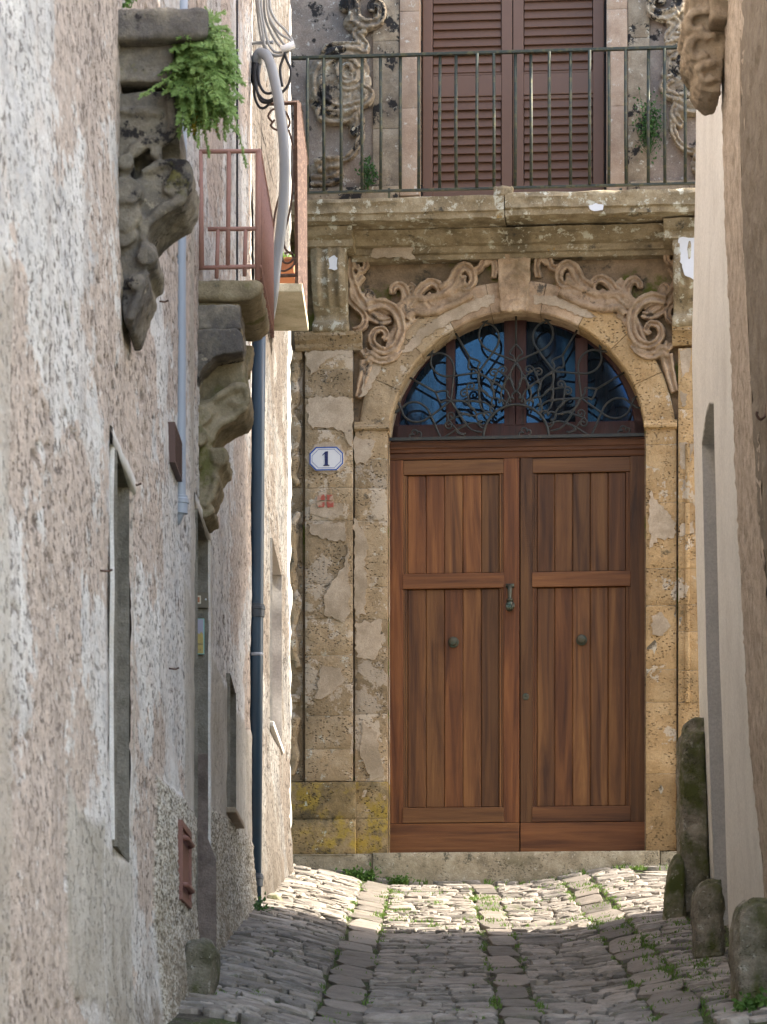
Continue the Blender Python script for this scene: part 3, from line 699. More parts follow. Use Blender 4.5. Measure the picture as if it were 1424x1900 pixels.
for mir in (False, True):
    mb = MB()
    for pts, ra, rb, w in UP: relief(mb, zU(pts), ra*1.2, rb*1.25, w*.9, .95, mir)
    for x, y, r in ((470, 130, .05), (520, 200, .05), (330, 300, .05), (300, 600, .06), (530, 560, .05), (480, 700, .05), (500, 640, .045), (340, 660, .06), (440, 30, .06), (300, 980, .07), (380, 1000, .06), (430, 410, .06)):
        c = L(*zU([(x, y)])[0], .02)
        if mir: c.x = 2*AU-c.x
        mb.ball(c, (r*random.uniform(.8, 1.5), .045, r*random.uniform(.8, 1.5)), 9, 6)
    c = L(*zU([(400, 480)])[0], .03)
    if mir: c.x = 2*AU-c.x
    mb.ball(c, (.26, .04, .3), 16, 10)
    weather(mb.build('carved_scroll', 'upper_carving', PAL), .0075, .03, .06, 1, fine=.014, fscale=.022)
# --- louvred window shutters
SW = -.10
fr = MB()
for x0, x1 in ((779.5, 784), (1122, 1126)): MB().box(L(x0, 370, SW), L(x1, -160, SW-.12)).build('window_frame', 'dark_gap', PAL)
MB().box((wuL, .24, zWin-.1), (wuR, .3, zT)).build('window_backing', 'dark_gap', PAL)
def shutter(xa, xb, xp0, xp1):
    mb = MB(); ybot = 364
    def b(x0, x1, y0, y1, w1=SW, w0=SW-.04):
        mb.box((fu(x0, 180, SW), -w0, fz(y1, 955, SW)), (fu(x1, 180, SW), -w1, fz(y0, 955, SW)))
    b(xa, xp0, -160, ybot); b(xp1, xb, -160, ybot); b(xp0, xp1, 343, ybot, SW-.003); b(xp0, xp1, 137, 176, SW-.002); b(xp0, xp1, 176.5, 184, SW-.012)
    b(xp0, xp1, 131, 136.5, SW-.012)
    leaf_ = mb.build('shutter_leaf', 'shutter_frame_paint', PAL, bevel=.006)
    me = None; u0, u1 = fu(xp0, 180, SW)+.006, fu(xp1, 180, SW)-.006
    ys = [184+16.3*(i+.5) for i in range(10)]+[131-16.2*(i+.5) for i in range(12)]
    for y in ys:
        zc_ = fz(y, 955, SW)
        if me is None:
            s = MB(); h = .036
            s.prism([(u0, -SW+.045, h*1.15), (u0, -SW+.03, h*1.15), (u0, -SW+.004, -h*.92), (u0, -SW+.008, -h), (u0, -SW+.016, -h)], (u1-u0, 0, 0))
            o = s.build('slat', 'shutter_paint', leaf_); me = o.data
        else:
            o = bpy.data.objects.new('slat', me); COL.objects.link(o); o.parent = leaf_
        o.location = (0, 0, zc_)
shutter(784.5, 951, 803, 931)
shutter(952.5, 1121.5, 972, 1101)
mb = MB()
for y in (88, 355):
    for x in (782, 1124): MB().box(L(x-2.5, y+12, SW+.012), L(x+2.5, y-12, SW)).build('shutter_hinge', 'dark_gap', PAL)
# --- balcony railing
RW = .46
rail = MB(); zr = fz(106, 600, RW); zr0 = fz(356, 640, RW)
ru0, ru1 = fu(470, 200, RW), fu(1420, 200, RW)
rail.box((ru0, -RW-.018, zr-.011), (ru1, -RW+.018, zr+.011)); rail.box((ru0, -RW-.014, zr0-.009), (ru1, -RW+.014, zr0+.009))
RAIL = rail.build('balcony_railing', 'green_iron', PAL, bevel=.003)
me = None
for i in range(-2, 24):
    u = lerp(fu(567, 240, RW), fu(1237, 240, RW), i/19.)
    if me is None:
        o = MB().tube([(0, 0, zr0+.008), (0.003, 0, lerp(zr0, zr, .5)), (0, 0, zr-.01)], .0125, 10).build('baluster', 'green_iron', RAIL, smooth=True); me = o.data
    else: o = bpy.data.objects.new('baluster', me); COL.objects.link(o); o.parent = RAIL
    o.location = (u, -RW, 0); o.rotation_euler = (0, random.uniform(-.004, .004), random.random()*6)
for x in (720, 1150): MB().box(L(x, 372, RW+.01), L(x+5, 350, RW-.01)).build('railing_foot', 'green_iron', RAIL)
# --- door
DW = -.20
def du(px): return fu(px, 1200, DW)
def dz(py): return fz(py, 959, DW)
def dbox(x0, x1, y0, y1, w0, w1): return (du(x0), -(DW+w1), dz(y1)), (du(x1), -(DW+w0), dz(y0))
prof = [(0, .015), (.015, .02), (.045, .022), (.05, .04), (.075, .042), (.08, .052), (.12, .055), (.128, .04), (.136, .04), (.14, .0)]
z_ = dz(850); mb = MB(); mb.prism([(du(718), -(DW+w), z_+h) for h, w in prof]+[(du(718), -(DW-.05), z_+.14), (du(718), -(DW-.05), z_)], (du(1199)-du(718), 0, 0))
mb.build('door_transom', 'transom_wood', PAL)
MB().box((du(712), -(DW-.10), -.02), (du(1206), -(DW-.06), dz(840))).build('door_backing', 'dark_gap', PAL)
def door(xa, xb, pa, pb, first):
    mb = MB()
    mb.box(*dbox(xa, pa, 851, 1527, -.05, .02)); mb.box(*dbox(pb, xb, 851, 1527, -.05, .02))
    lf = mb.build('door_leaf', 'door_plank_wood', PAL, bevel=.004)
    for y0, y1, w in ((852, 879, .021), (1063, 1091, .028), (1498, 1526.5, .030)):
        MB().box(*dbox(pa-.0 if w < .025 else pa-1, pb if w < .025 else pb+1, y0, y1, -.03, w)).build('rail', 'door_rail_wood', lf, bevel=.005)
    MB().box(*dbox(xa, xb, 1527.5, 1583, -.05, .026)).build('kick_board', 'door_rail_wood', lf, bevel=.004)
    for y0, y1 in ((879.5, 1062.5), (1091.5, 1497.5)):
        for xs in (pa, pb-7.5):
            m2 = MB(); m2.box(*dbox(xs, xs+3.6, y0, y1, -.03, .014)); m2.box(*dbox(xs+3.8, xs+7.5, y0, y1, -.03, .008)); m2.build('bead', 'door_plank_wood', lf, bevel=.0025)
        n = 5; a, b = pa+7.7, pb-7.7
        for i in range(n):
            x0 = lerp(a, b, i/n); x1 = lerp(a, b, (i+1)/n)
            MB().box(*dbox(x0+.15, x1-.15, y0, y1, -.03, random.uniform(-.002, .001))).build('plank', 'door_plank_wood', lf, bevel=.006, segs=1)
    return lf
LF1 = door(721, 964.5, 749, 935, True); LF2 = door(966.5, 1201, 989, 1170, False)
for x, y, lf in ((842, 1192, LF1), (1080, 1188, LF2)):
    c = L(x, y, DW)
    smooth_angle(MB().lathe([(0, .041), (.006, .043), (.010, .040), (.013, .030), (.016, .022), (.03, .016), (.036, .024), (.045, .034), (.056, .036), (.066, .030), (.071, .016), (.072, .003)], c, (0, -1, 0), 28).build('knob', 'bronze', lf), 35)
c = L(976, 1293, DW+.02); smooth_angle(MB().lathe([(0, .027), (.004, .027), (.007, .023), (.007, .009), (.003, .008)], c, (0, -1, 0), 20).build('keyhole_plate', 'bronze', LF2), 30)
# hand-shaped knocker
c = L(947, 1088, DW+.02); mb = MB()
mb.box(c+Vector((-.032, -.02, -.012)), c+Vector((.032, 0, .018))); mb.tube([c+Vector((-.026, -.03, 0)), c+Vector((.026, -.03, 0))], .011, 10)
mb.tube([c+Vector((0, -.032, 0)), c+Vector((0, -.04, -.05)), c+Vector((0, -.045, -.095)), c+Vector((0, -.05, -.115))], [.021, .018, .015, .020], 12)
mb.tube([c+Vector((0, -.05, -.112)), c+Vector((0, -.056, -.128))], [.026, .026], 14)
mb.ball(c+Vector((0, -.055, -.15)), (.030, .022, .032))
for i in range(4):
    x = -.021+i*.014
    mb.tube([c+Vector((x, -.062, -.15)), c+Vector((x*1.05, -.078, -.168)), c+Vector((x*.95, -.075, -.19)), c+Vector((x*.8, -.058, -.195-.003*(i in (1, 2))))], [.0085, .008, .0075, .006], 8)
mb.tube([c+Vector((.027, -.05, -.14)), c+Vector((.033, -.06, -.165)), c+Vector((.022, -.068, -.185))], [.009, .008, .006], 8)
mb.ball(c+Vector((0, -.05, -.19)), (.02, .02, .016))
mb.build('knocker', 'bronze', LF1, smooth=True)
mb = MB(); c = L(717.5, 1101, -.03); mb.box(c+Vector((-.004, -.03, -.03)), c+Vector((.012, .03, .03))); mb.build('wall_catch', 'grey_pipe', PAL, bevel=.003)
# --- fanlight
FW = -.21
FR = empty('fanlight', (0, 0, 0)); FR.parent = PAL
fc = L(958, 813, FW); R = .985
def arcp(r, a, w): return Vector((fc.x+r*math.cos(a), -w, fc.z+r*math.sin(a)))
mb = MB(); n = 40
vs = []; 
for i in range(n+1):
    a = math.pi*i/n
    for r, w in ((R+.03, FW-.05), (R+.03, FW), (R-.055, FW), (R-.06, FW-.012), (R-.06, FW-.05)): vs.append(arcp(r, a, w))
fs = [(i*5+j, i*5+(j+1) % 5, (i+1)*5+(j+1) % 5, (i+1)*5+j) for i in range(n) for j in range(5)]
smooth_angle(MB().add(vs, fs).build('arch_frame', 'fanlight_wood', FR), 40)
def flu(px): return fu(px, 700, FW)
MB().box((flu(718), -FW, fc.z), (flu(1199), -FW+.05, fc.z+.12)).build('bottom_rail', 'fanlight_wood', FR, bevel=.004)
for x0, x1 in ((936, 956.5), (957.5, 977), (828, 845), (1068, 1091)):
    u0, u1 = flu(x0), flu(x1); um = max(abs(u0-fc.x), abs(u1-fc.x)); zt = fc.z+math.sqrt((R-.03)**2-um**2)
    MB().box((u0, -FW-.004, fc.z+.1), (u1, -FW+.046, zt)).build('mullion', 'fanlight_wood', FR, bevel=.005)
for x0, x1 in ((722, 828.5), (844.5, 936.5), (976.5, 1068.5), (1090.5, 1196)):
    u0, u1 = flu(x0), flu(x1); pts = []
    for i in range(15):
        u = lerp(u0, u1, i/14); q = (R-.02)**2-(u-fc.x)**2; pts.append(Vector((u, -FW+.03, fc.z+math.sqrt(max(q, 0)))))
    pts = [Vector((u1, -FW+.03, fc.z+.1)), Vector((u0, -FW+.03, fc.z+.1))]+[p for p in pts if p.z > fc.z+.1]
    o = MB().prism(pts, (0, .006, 0)).build('pane', 'fanlight_glass', FR)
MB().box((flu(715), -FW+.06, fc.z), (flu(1201), -FW+.09, fc.z+R+.03)).build('dark_room_backing', 'dark_gap', FR)
# wrought-iron sunburst grille in front of the panes
GW = -.09
GR = empty('fanlight_grille', (0, 0, 0)); GR.parent = PAL
gc = L(958, 811, GW); GS = 1/ (2.687*242.)
def gp(r, deg, w=GW): a = math.radians(deg); return Vector((gc.x+r*GS*math.cos(a), -w, gc.z+r*GS*math.sin(a)))
def iron(name, pts, rad=.0065, n=5, ctl=True): return MB().tube(catmull(pts, n) if ctl else pts, rad*1.25, 6).build(name, 'grille_iron', GR, smooth=True)
MB().box((gc.x-1.0, -GW-.012, gc.z-.012), (gc.x+1.0, -GW+.012, gc.z+.012)).build('sill_bar', 'grille_iron', GR)
MB().tube([gp(165, a) for a in range(0, 181, 6)], .011, 8).build('half_ring', 'grille_iron', GR, smooth=True)
for a in (30, 60, 90, 120, 150):
    iron('rod', [gp(640, a), gp(470, a)], .007, 2)
    iron('spade', [gp(470, a), gp(436, a-3.6), gp(420, a-4.2), gp(412, a-2.6), gp(405, a-1.6), gp(380, a), gp(405, a+1.6), gp(412, a+2.6), gp(420, a+4.2), gp(436, a+3.6), gp(470, a)])
    iron('vesica', [gp(380, a), gp(345, a-3.6), gp(305, a-5.4), gp(262, a-4), gp(230, a), gp(262, a+4), gp(305, a+5.4), gp(345, a+3.6), gp(380, a)])
    iron('trefoil', [gp(168, a-13), gp(185, a-14), gp(203, a-9), gp(194, a-4), gp(212, a-6), gp(230, a), gp(212, a+6), gp(194, a+4), gp(203, a+9), gp(185, a+14), gp(168, a+13)])
def spiral(c, ang, r, turns, sgn): return [c+Vector((math.cos(ang+sgn*t*turns*6.283)*r*(1-t*.85), 0, math.sin(ang+sgn*t*turns*6.283)*r*(1-t*.85))) for t in [i/16 for i in range(17)]]
for a in (15, 45, 75, 105, 135, 165):
    for sg in (-1, 1):
        iron('leaf_loop', [gp(630, a+sg*2.5), gp(600, a-sg*.5), gp(575, a-sg*3.6), gp(530, a-sg*5.4), gp(480, a-sg*4), gp(440, a+sg*1), gp(405, a+sg*8), gp(380, a+sg*15)], .0068)
        iron('petal', [gp(372, a-sg*15), gp(300, a-sg*6), gp(255, a+sg*1), gp(222, a+sg*5), gp(175, a+sg*6)], .006)
        iron('point', [gp(262, a-sg*12), gp(300, a-sg*9.5), gp(290, a-sg*5), gp(250, a)], .006)
        c = gp(345, a+sg*4.2); th = math.radians(a+sg*(-60))
        sp = spiral(c, math.radians(a)+sg*-1.4, .036, 1.3, sg)
        iron('scroll', [gp(255, a+sg*10), gp(290, a+sg*9.5)]+sp[::1], .0058, 2)
    iron('end_loop', [gp(645, a-2.6), gp(622, a-2.3), gp(606, a), gp(622, a+2.3), gp(645, a+2.6)], .006)
for x in (-510, 45, 545):
    c = gc+Vector((x*GS, 0, 0)); s_ = GS
    iron('heart', [c+Vector((q*s_, 0, h*s_)) for q, h in ((8, 2), (26, 12), (28, 30), (12, 36), (10, 24), (6, 42), (-12, 44), (-18, 28), (-6, 22), (-26, 22), (-30, 8), (-14, 2))], .0062, 4)
# --- number plate, red stencil, drain hole
c = L(606, 851, PP+.012); NP = empty('house_number_plate', PAL.matrix_basis @ c, -TH)
tag(NP, 'white enamel plate with blue border and number 1 on left pilaster', 'number plate')
def octo(hw, hh, ch, y): return [(-hw+ch, y, -hh), (hw-ch, y, -hh), (hw, y, -hh+ch), (hw, y, hh-ch), (hw-ch, y, hh), (-hw+ch, y, hh), (-hw, y, hh-ch), (-hw, y, -hh+ch)]
MB().prism(octo(.132, .092, .05, .012), (0, -.014, 0)).build('plate', 'enamel_white', NP, bevel=.002)
mb = MB()
for (hw, t_) in ((.132, .010), (.114, .004)):
    hh = hw-.040; a = octo(hw-.001, hh-.001, .05, -.004); b = octo(hw-t_, hh-t_, .05-t_*.41, -.004); b2 = [(x, y, z) for x, y, z in b]
    mb.add(a+b2, [(i, (i+1) % 8, (i+1) % 8+8, i+8) for i in range(8)])
mb.build('border', 'enamel_blue', NP)
mb = MB(); mb.prism([(x, -.004, z) for x, z in ((-.012, -.045), (-.012, .038), (-.030, .022), (-.030, .030), (-.006, .056), (.013, .056), (.013, -.045), (.024, -.050), (.024, -.056), (-.023, -.056), (-.023, -.050))], (0, -.0015, 0)); mb.build('numeral', 'enamel_navy', NP)
for i, pl in enumerate(([(590, 921), (603, 917), (603, 928), (588, 930)], [(606, 918), (618, 918), (618, 928), (607, 928)], [(588, 933), (602, 932), (602, 940), (590, 941)], [(606, 931), (619, 930), (619, 941), (608, 942)])):
    patch(pl, PP+.008, mat='red_paint', th=.0015, jag=1.2, seed=91+i, name='red_stencil')
mb = MB(); c = L(943, 1645, .2); mb.tube([c+Vector((0, .12, .0)), c+Vector((0, -.05, -.005))], .042, 18)
smooth_angle(mb.build('drain_spout', 'threshold_stone', PAL), 40)
c2 = c+Vector((0, -.053, -.003)); mb = MB(); mb.tube([c2, c2+Vector((0, .01, 0))], .032, 18); mb.build('spout_hole', 'pipe_black', PAL)
# ------------------------------------------------------------------ left houses
def XL(d): return np.interp(d, [-12, 8, 11.2, 12, 14.2, 15.22, 15.6, 16.0, 17, 19.8, 21, 23.6], [-1.2, -1.135, -1.105, -1.105, -1.09, -1.118, -1.11, -1.107, -1.105, -1.095, -1.065, -1.035])
def left_wall(name, mat, parent, d0, d1, dd, zr, dz_, holes, seed, repairs, plinth, topz, far_cap=False):
    ds = np.arange(d0, d1+1e-6, dd)
    for h in holes: ds = np.concatenate([ds, [h[0], h[1]]])
    ds = np.unique(np.round(np.append(ds, d1), 4))
    zs = np.arange(zr[0], zr[1]+1e-6, dz_)
    for h in holes: zs = np.concatenate([zs, [h[2], h[3]]])
    zs = np.unique(np.round(zs, 4))
    zs = np.concatenate([zs, np.linspace(zs[-1]+.1, topz, 10)])
    D, Z = np.meshgrid(ds, zs)
    big = fbm(D*1.1, Z*1.1, seed, 3); mid = fbm(D*4, Z*7, seed+3, 4); fin = fbm(D*13, Z*36, seed+9, 3)
    flk = fbm(D*.8, Z*1.5, seed+21, 6, .62)          # where the limewash has gone
    flake = sstep(.36, .62, flk+.10*(fin-.5))
    pits = sstep(.66, .72, fbm(D*7, Z*22, seed+31, 4, .6))*sstep(.42, .58, fbm(D*.8, Z*1.4, seed+33, 4))
    zp = np.interp(D, [p[0] for p in plinth], [p[1] for p in plinth])+.03*(fbm(D*6, Z*0+1, seed+41)-.5)
    cast = np.clip(sstep(.0, .02, zp-Z), 0, 1) * (zp > -50)
    rough = vn(D*62, Z*62, seed+51)*.6+vn(D*120, Z*110, seed+52)*.4
    rep = np.zeros_like(D)
    for (a, b, za, zb, k) in repairs:
        e = .10*(fbm(D*3, Z*3, seed+61+int(a*7))-.5)
        r_ = sstep(0, .03, D-a-e)*sstep(0, .03, b-D+e)*sstep(0, .04, Z-za-e*1.5)*sstep(0, .04, zb-Z+e*1.5)*k
        rep = np.maximum(rep, r_)
    rep *= (1-cast)
    gz = zg(XL(D), D); foot = np.clip(1-(Z-gz)/.75, 0, 1)**1.3
    out = .035*(big-.5)+.012*(mid-.5)+.004*(fin-.5)
    out = out-(.003*flake+.008*pits)*(1-rep)*(1-cast)+.006*rep-out*.4*rep
    out = out+cast*(.012+.016*(rough-.5)-.006*(fin-.5))+foot*.03*sstep(.0, 1, foot)
    crack = np.exp(-((D-13.02-.03*(vn(Z*3, Z*0, 4)-.5))/.006)**2)*sstep(.9, 1.2, Z)*sstep(3.4, 3.0, Z) if d0 < 10 else 0
    out = out-.02*crack
    X = XL(D)+out
    edge = np.zeros_like(D)
    n, m = D.shape
    co = np.stack([X, D, Z], -1).reshape(-1, 3)
    dc = (ds[:-1]+ds[1:])/2; zc_ = (zs[:-1]+zs[1:])/2
    DC, ZC = np.meshgrid(dc, zc_); keep = np.ones(DC.shape, bool)
    for h in holes: keep &= ~((DC > h[0]) & (DC < h[1]) & (ZC > h[2]) & (ZC < h[3]))
    ii, jj = np.nonzero(keep)
    f = np.stack([ii*m+jj, (ii+1)*m+jj, (ii+1)*m+jj+1, ii*m+jj+1], -1)
    me = bpy.data.meshes.new(name)
    me.vertices.add(n*m); me.vertices.foreach_set('co', co.ravel())
    me.loops.add(f.size); me.loops.foreach_set('vertex_index', f.ravel().astype(np.int32))
    me.polygons.add(len(f)); me.polygons.foreach_set('loop_start', np.arange(len(f), dtype=np.int32)*4); me.polygons.foreach_set('loop_total', np.full(len(f), 4, np.int32))
    me.polygons.foreach_set('use_smooth', np.ones(len(f), bool)); me.update(calc_edges=True)
    for nm, arr in (('flake', flake), ('cast', cast), ('repair', rep), ('pit', pits*(1-rep)), ('foot', foot)):
        a = me.attributes.new(nm, 'FLOAT', 'POINT'); a.data.foreach_set('value', np.ascontiguousarray(arr, dtype=np.float32).ravel())
    me.materials.append(MT[mat]); o = bpy.data.objects.new('wall', me); COL.objects.link(o); o.parent = parent
    return o
H1 = empty('plastered_house', (-1.5, 12, .2)); H1I = Matrix.Translation((1.5, -12, -.2))
tag(H1, 'long flaking whitewashed house along the left of the alley, with two carved brackets', 'house')
H2 = empty('plastered_house', (-1.5, 21.5, 1.6)); H2I = Matrix.Translation((1.5, -21.5, -1.6))
tag(H2, 'pale sunlit house at the far end of the left wall, beyond the navy drainpipe', 'house')
def keep(o, inv):      # geometry is written in world space; move it into its thing's frame
    o.matrix_parent_inverse = inv; return o
HOLES1 = [(11.18, 11.8, 1.08, 2.45), (15.22, 16.0, .0, 3.06), (17.45, 18.2, 1.89, 2.62)]
keep(left_wall('wall', 'limewash_wall', H1, 7.4, 19.84, .022, (-.6, 7.1), .0125, HOLES1, 3,
    [(8, 8.7, .2, 2.4, .55), (9.9, 10.9, .5, 1.15, .9), (10.9, 11.85, .2, 1.08, .85), (11.86, 11.95, .9, 2.5, .8), (14.3, 15.25, 1.2, 2.6, .8), (14.85, 15.25, 2.5, 4.5, .7), (16.02, 16.2, 1.2, 3.3, .9), (16.2, 19.9, 1.7, 2.58, .95)],
    [(7, -99), (12.85, -99), (12.86, 1.54), (15.3, 1.62), (15.9, 1.76), (18.3, 1.90), (19.9, 1.93)], 9.6), H1I)
HOLES2 = [(21.25, 22.6, 2.87, 4.08)]
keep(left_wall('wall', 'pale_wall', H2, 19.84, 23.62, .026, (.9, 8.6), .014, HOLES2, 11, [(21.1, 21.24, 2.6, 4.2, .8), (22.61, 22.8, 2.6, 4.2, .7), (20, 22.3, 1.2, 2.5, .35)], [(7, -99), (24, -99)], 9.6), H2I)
# body of the houses behind the wall skin, far end wall of the second house
def hexa(name, pts_bottom, z0, z1, mat, parent, inv):
    mb = MB(); mb.prism([(x, y, z0) for x, y in pts_bottom], (0, 0, z1-z0)); return keep(mb.build(name, mat, parent), inv)
hexa('house_core', [(-1.42, 7.3), (-1.42, 19.8), (-7, 19.8), (-7, 7.3)], -1.5, 9.6, 'pale_core' if 'pale_core' in MT else 'grey_plaster', H1, H1I)
hexa('house_core', [(-1.42, 19.85), (-1.42, 23.55), (-7, 23.55), (-7, 19.85)], -1, 9.6, 'grey_plaster', H2, H2I)
# far return of the second house: ragged quoin edge
mb = MB(); zz = np.arange(1.2, 9.6, .05)
vs = []; fs = []
for i, z in enumerate(zz):
    q = mnoise.noise((z*5, 1, 2)); q2 = mnoise.noise((z*17, 4, 2))
    x = float(XL(23.62))+.012+.02*q+.012*q2
    vs += [(x-.03, 23.60, z), (x, 23.63+.01*q2, z), (x-.02, 23.72, z), (-1.6, 23.74, z)]
    if i: b = i*4; fs += [(b-4+k, b-3+k, b+1+k, b+k) for k in range(3)]
keep(smooth_angle(MB().add(vs, fs).build('corner_edge', 'cream_reveal', H2), 50), H2I)
mb = MB(); mb.box((-1.55, 7.0, 9.6), (-.85, 19.82, 9.72)); keep(mb.build('eaves', 'terracotta', H1), H1I)
mb = MB(); mb.box((-1.55, 19.86, 9.6), (-.95, 23.9, 9.72)); keep(mb.build('eaves', 'terracotta', H2), H2I)
# reveals of the openings
def used(vs, fs):
    ids = sorted({i for f in fs for i in f}); mp = {i: k for k, i in enumerate(ids)}
    return MB().add([vs[i] for i in ids], [tuple(mp[i] for i in f) for f in fs])
def reveal(h, depth, mat_far, parent, inv, backmat='dark_door_wood', lower=None):
    a, b, z0, z1 = h; xa = float(XL(a))+.02; xb = float(XL(b))+.0; xi = min(xa, xb)-depth
    n = 30; vs = []; fs = []
    zs = np.linspace(z0, z1, n)
    # far jamb, facing the camera, slightly wavy
    for z in zs:
        for k in range(5):
            x = lerp(xb+(.045 if z < float(zg(-1.1, b))+.55 else .004), xi, k/4); vs.append((x, b+.012*mnoise.noise((x*6, z*4, 3))-.002, z))
    fs = [(i*5+k, i*5+k+1, (i+1)*5+k+1, (i+1)*5+k) for i in range(n-1) for k in range(4)]
    if lower is None:
        keep(MB().add(vs, fs).build('jamb', mat_far, parent, smooth=True), inv)
    else:
        zl, ml = lower; cut = [f for f in fs if vs[f[0]][2] >= zl]; low = [f for f in fs if vs[f[0]][2] < zl]
        keep(used(vs, cut).build('jamb', mat_far, parent, smooth=True), inv)
        keep(used(vs, low).build('jamb_foot', ml, parent, smooth=True), inv)
    keep(MB().add([(xa, a, z0), (xi, a, z0), (xi, a, z1), (xa, a, z1)], [(0, 1, 2, 3)]).build('jamb', mat_far, parent), inv)
    keep(MB().add([(xa, a, z1), (xi, a, z1), (xi, b, z1), (xb, b, z1)], [(0, 1, 2, 3)]).build('lintel_soffit', mat_far, parent), inv)
    keep(MB().add([(xa, a, z0), (xi, a, z0), (xi, b, z0), (xb, b, z0)], [(0, 1, 2, 3)]).build('window_sill', mat_far, parent), inv)
    mb = MB(); mb.box((xi-.03, a, z0), (xi, b, z1)); keep(mb.build('window_board' if z0 > .5 else 'door', backmat, parent), inv)
reveal(HOLES1[0], .26, 'grey_plaster', H1, H1I)
reveal(HOLES1[1], .30, 'grey_plaster', H1, H1I, lower=(1.93, 'mud_plaster'))
reveal(HOLES1[2], .18, 'grey_plaster', H1, H1I)
reveal(HOLES2[0], .22, 'cream_reveal', H2, H2I)
# painted borders round the openings (thin raised bands)
def border(pts, r, parent, inv, mat='cream_reveal', name='painted_border'):
    keep(MB().tube([Vector(p) for p in pts], r, 6).build(name, mat, parent, smooth=True), inv)
def wallp(d, z, o=0.): return (float(XL(d))+o, d, z)
for a, b, za, zb in ((11.14, 11.175, 1.1, 2.46), (16.01, 16.10, 1.05, 3.08)):
    n = 40; vs = []; fs = []
    for i in range(n+1):
        z = lerp(za, zb, i/n)
        for k, (d, o) in enumerate(((a, .0), (a+.006, .014), (b-.008, .012), (b, .0))): vs.append((float(XL(d))+o+.006*mnoise.noise((d*4, z*3, 1)), d+.012*mnoise.noise((z*4, k*.5, 5)), z))
        if i: q = i*4; fs += [(q-4+k, q-3+k, q+1+k, q+k) for k in range(3)]
    keep(MB().add(vs, fs).build('painted_border', 'white_border', H1, smooth=True), H1I)
for a, b, z in ((11.1, 11.95, 2.45), (15.15, 16.16, 3.06)):
    n = 20; vs = []; fs = []
    for i in range(n+1):
        d = lerp(a, b, i/n)
        for k, (h, o) in enumerate(((0, .0), (.004, .014), (.06, .012), (.07, .0))): vs.append((float(XL(d))+o+.005*mnoise.noise((d*4, h*3, 1)), d, z+h+.01*mnoise.noise((d*5, k, 5))))
        if i: q = i*4; fs += [(q-4+k, q-3+k, q+1+k, q+k) for k in range(3)]
    keep(MB().add(vs, fs).build('painted_border', 'white_border', H1, smooth=True), H1I)
# projecting sill of the small window
mb = MB(); mb.box((-1.2, 17.4, 1.862), (-1.05, 18.26, 1.892)); keep(mb.build('window_ledge', 'old_plaster', H1, bevel=.008), H1I)
mb = MB(); mb.box((-1.15, 21.2, 2.83), (-1.028, 22.65, 2.87)); keep(mb.build('window_ledge', 'cream_reveal', H2, bevel=.01), H2I)
# ---- carved bracket: silhouette in photo px at its near plane d0, extruded to d1
def bracket(outline, d0, d1, lumps, mat, parent, inv, voxel=.011, disp=.03, name='bracket', back=None, rims=()):
    mb = MB(); n = len(outline)
    mb.prism([P(x, y, d0) for x, y in outline], (0, d1-d0, 0))
    if back: mb.prism([P(x, y, d0+.10) for x, y in back], (0, d1-d0-.08, 0))
    for rp_, rr_ in rims:                      # raised rims and volutes carved on the face towards the lane
        mb.tube(catmull([P(x, y, d0-.005) for x, y in rp_], 5), rr_, 8)
    for (x, y, r, dd, ln) in lumps:            # rolls lying across the bracket
        a = P(x, y, d0-dd); mb.tube([a, a+Vector((0, ln, 0))], r, 12)
    o = keep(mb.build(name, mat, parent), inv)
    return weather(o, voxel*.72, disp*.6, .1, 1, fine=.010, fscale=.03)
B1 = [(150, 172), (318, 170), (320, 255), (300, 262), (268, 270), (243, 290), (232, 330), (245, 332), (300, 300), (345, 296), (356, 312), (352, 350), (338, 375), (300, 396), (278, 420), (272, 445), (284, 452), (290, 470), (284, 492), (270, 500), (276, 520), (258, 560), (244, 598), (232, 602), (225, 560), (222, 500), (150, 500)]
bracket(B1, 11.55, 11.95, [(232, 300, .03, .05, .40), (240, 352, .05, .07, .42), (226, 352, .05, .07, .42), (230, 395, .06, .05, .42), (226, 430, .05, .04, .40), (335, 322, .035, .03, .40), (318, 345, .03, .02, .36), (272, 474, .034, .03, .36), (250, 520, .03, .03, .34), (290, 282, .02, .02, .4)], 'corbel_stone', H1, H1I, back=[(150, 180), (325, 180), (335, 260), (342, 330), (270, 430), (240, 480), (150, 480)], rims=[([(316, 178), (318, 252), (270, 266), (240, 290), (228, 330)], .02), ([(262, 322), (300, 305), (338, 304), (350, 322), (344, 345), (325, 350), (316, 338), (326, 328)], .016), ([(345, 350), (335, 372), (300, 390), (272, 418), (264, 446)], .018), ([(206, 340), (230, 345), (250, 340), (258, 352), (248, 366), (228, 368)], .022), ([(206, 385), (232, 380), (244, 396), (236, 420), (220, 450)], .022), ([(262, 455), (282, 460), (284, 482), (266, 490)], .016), ([(270, 505), (256, 550), (240, 595)], .016), ([(210, 210), (250, 205), (300, 210)], .014)])
B1b = [(150, 150), (320, 150), (322, 73), (150, 73)]
bracket(B1b, 11.52, 12.0, [], 'corbel_stone', H1, H1I, disp=.025, name='bracket_block')
mb = MB(); mb.prism([P(x, y, 11.45) for x, y in ((150, 12), (378, 12), (388, 20), (384, 62), (372, 70), (150, 72))], (0, .26, 0))
weather(keep(mb.build('bracket_cap', 'corbel_stone', H1), H1I), .012, .03, .12, 3, fine=.008, fscale=.02)
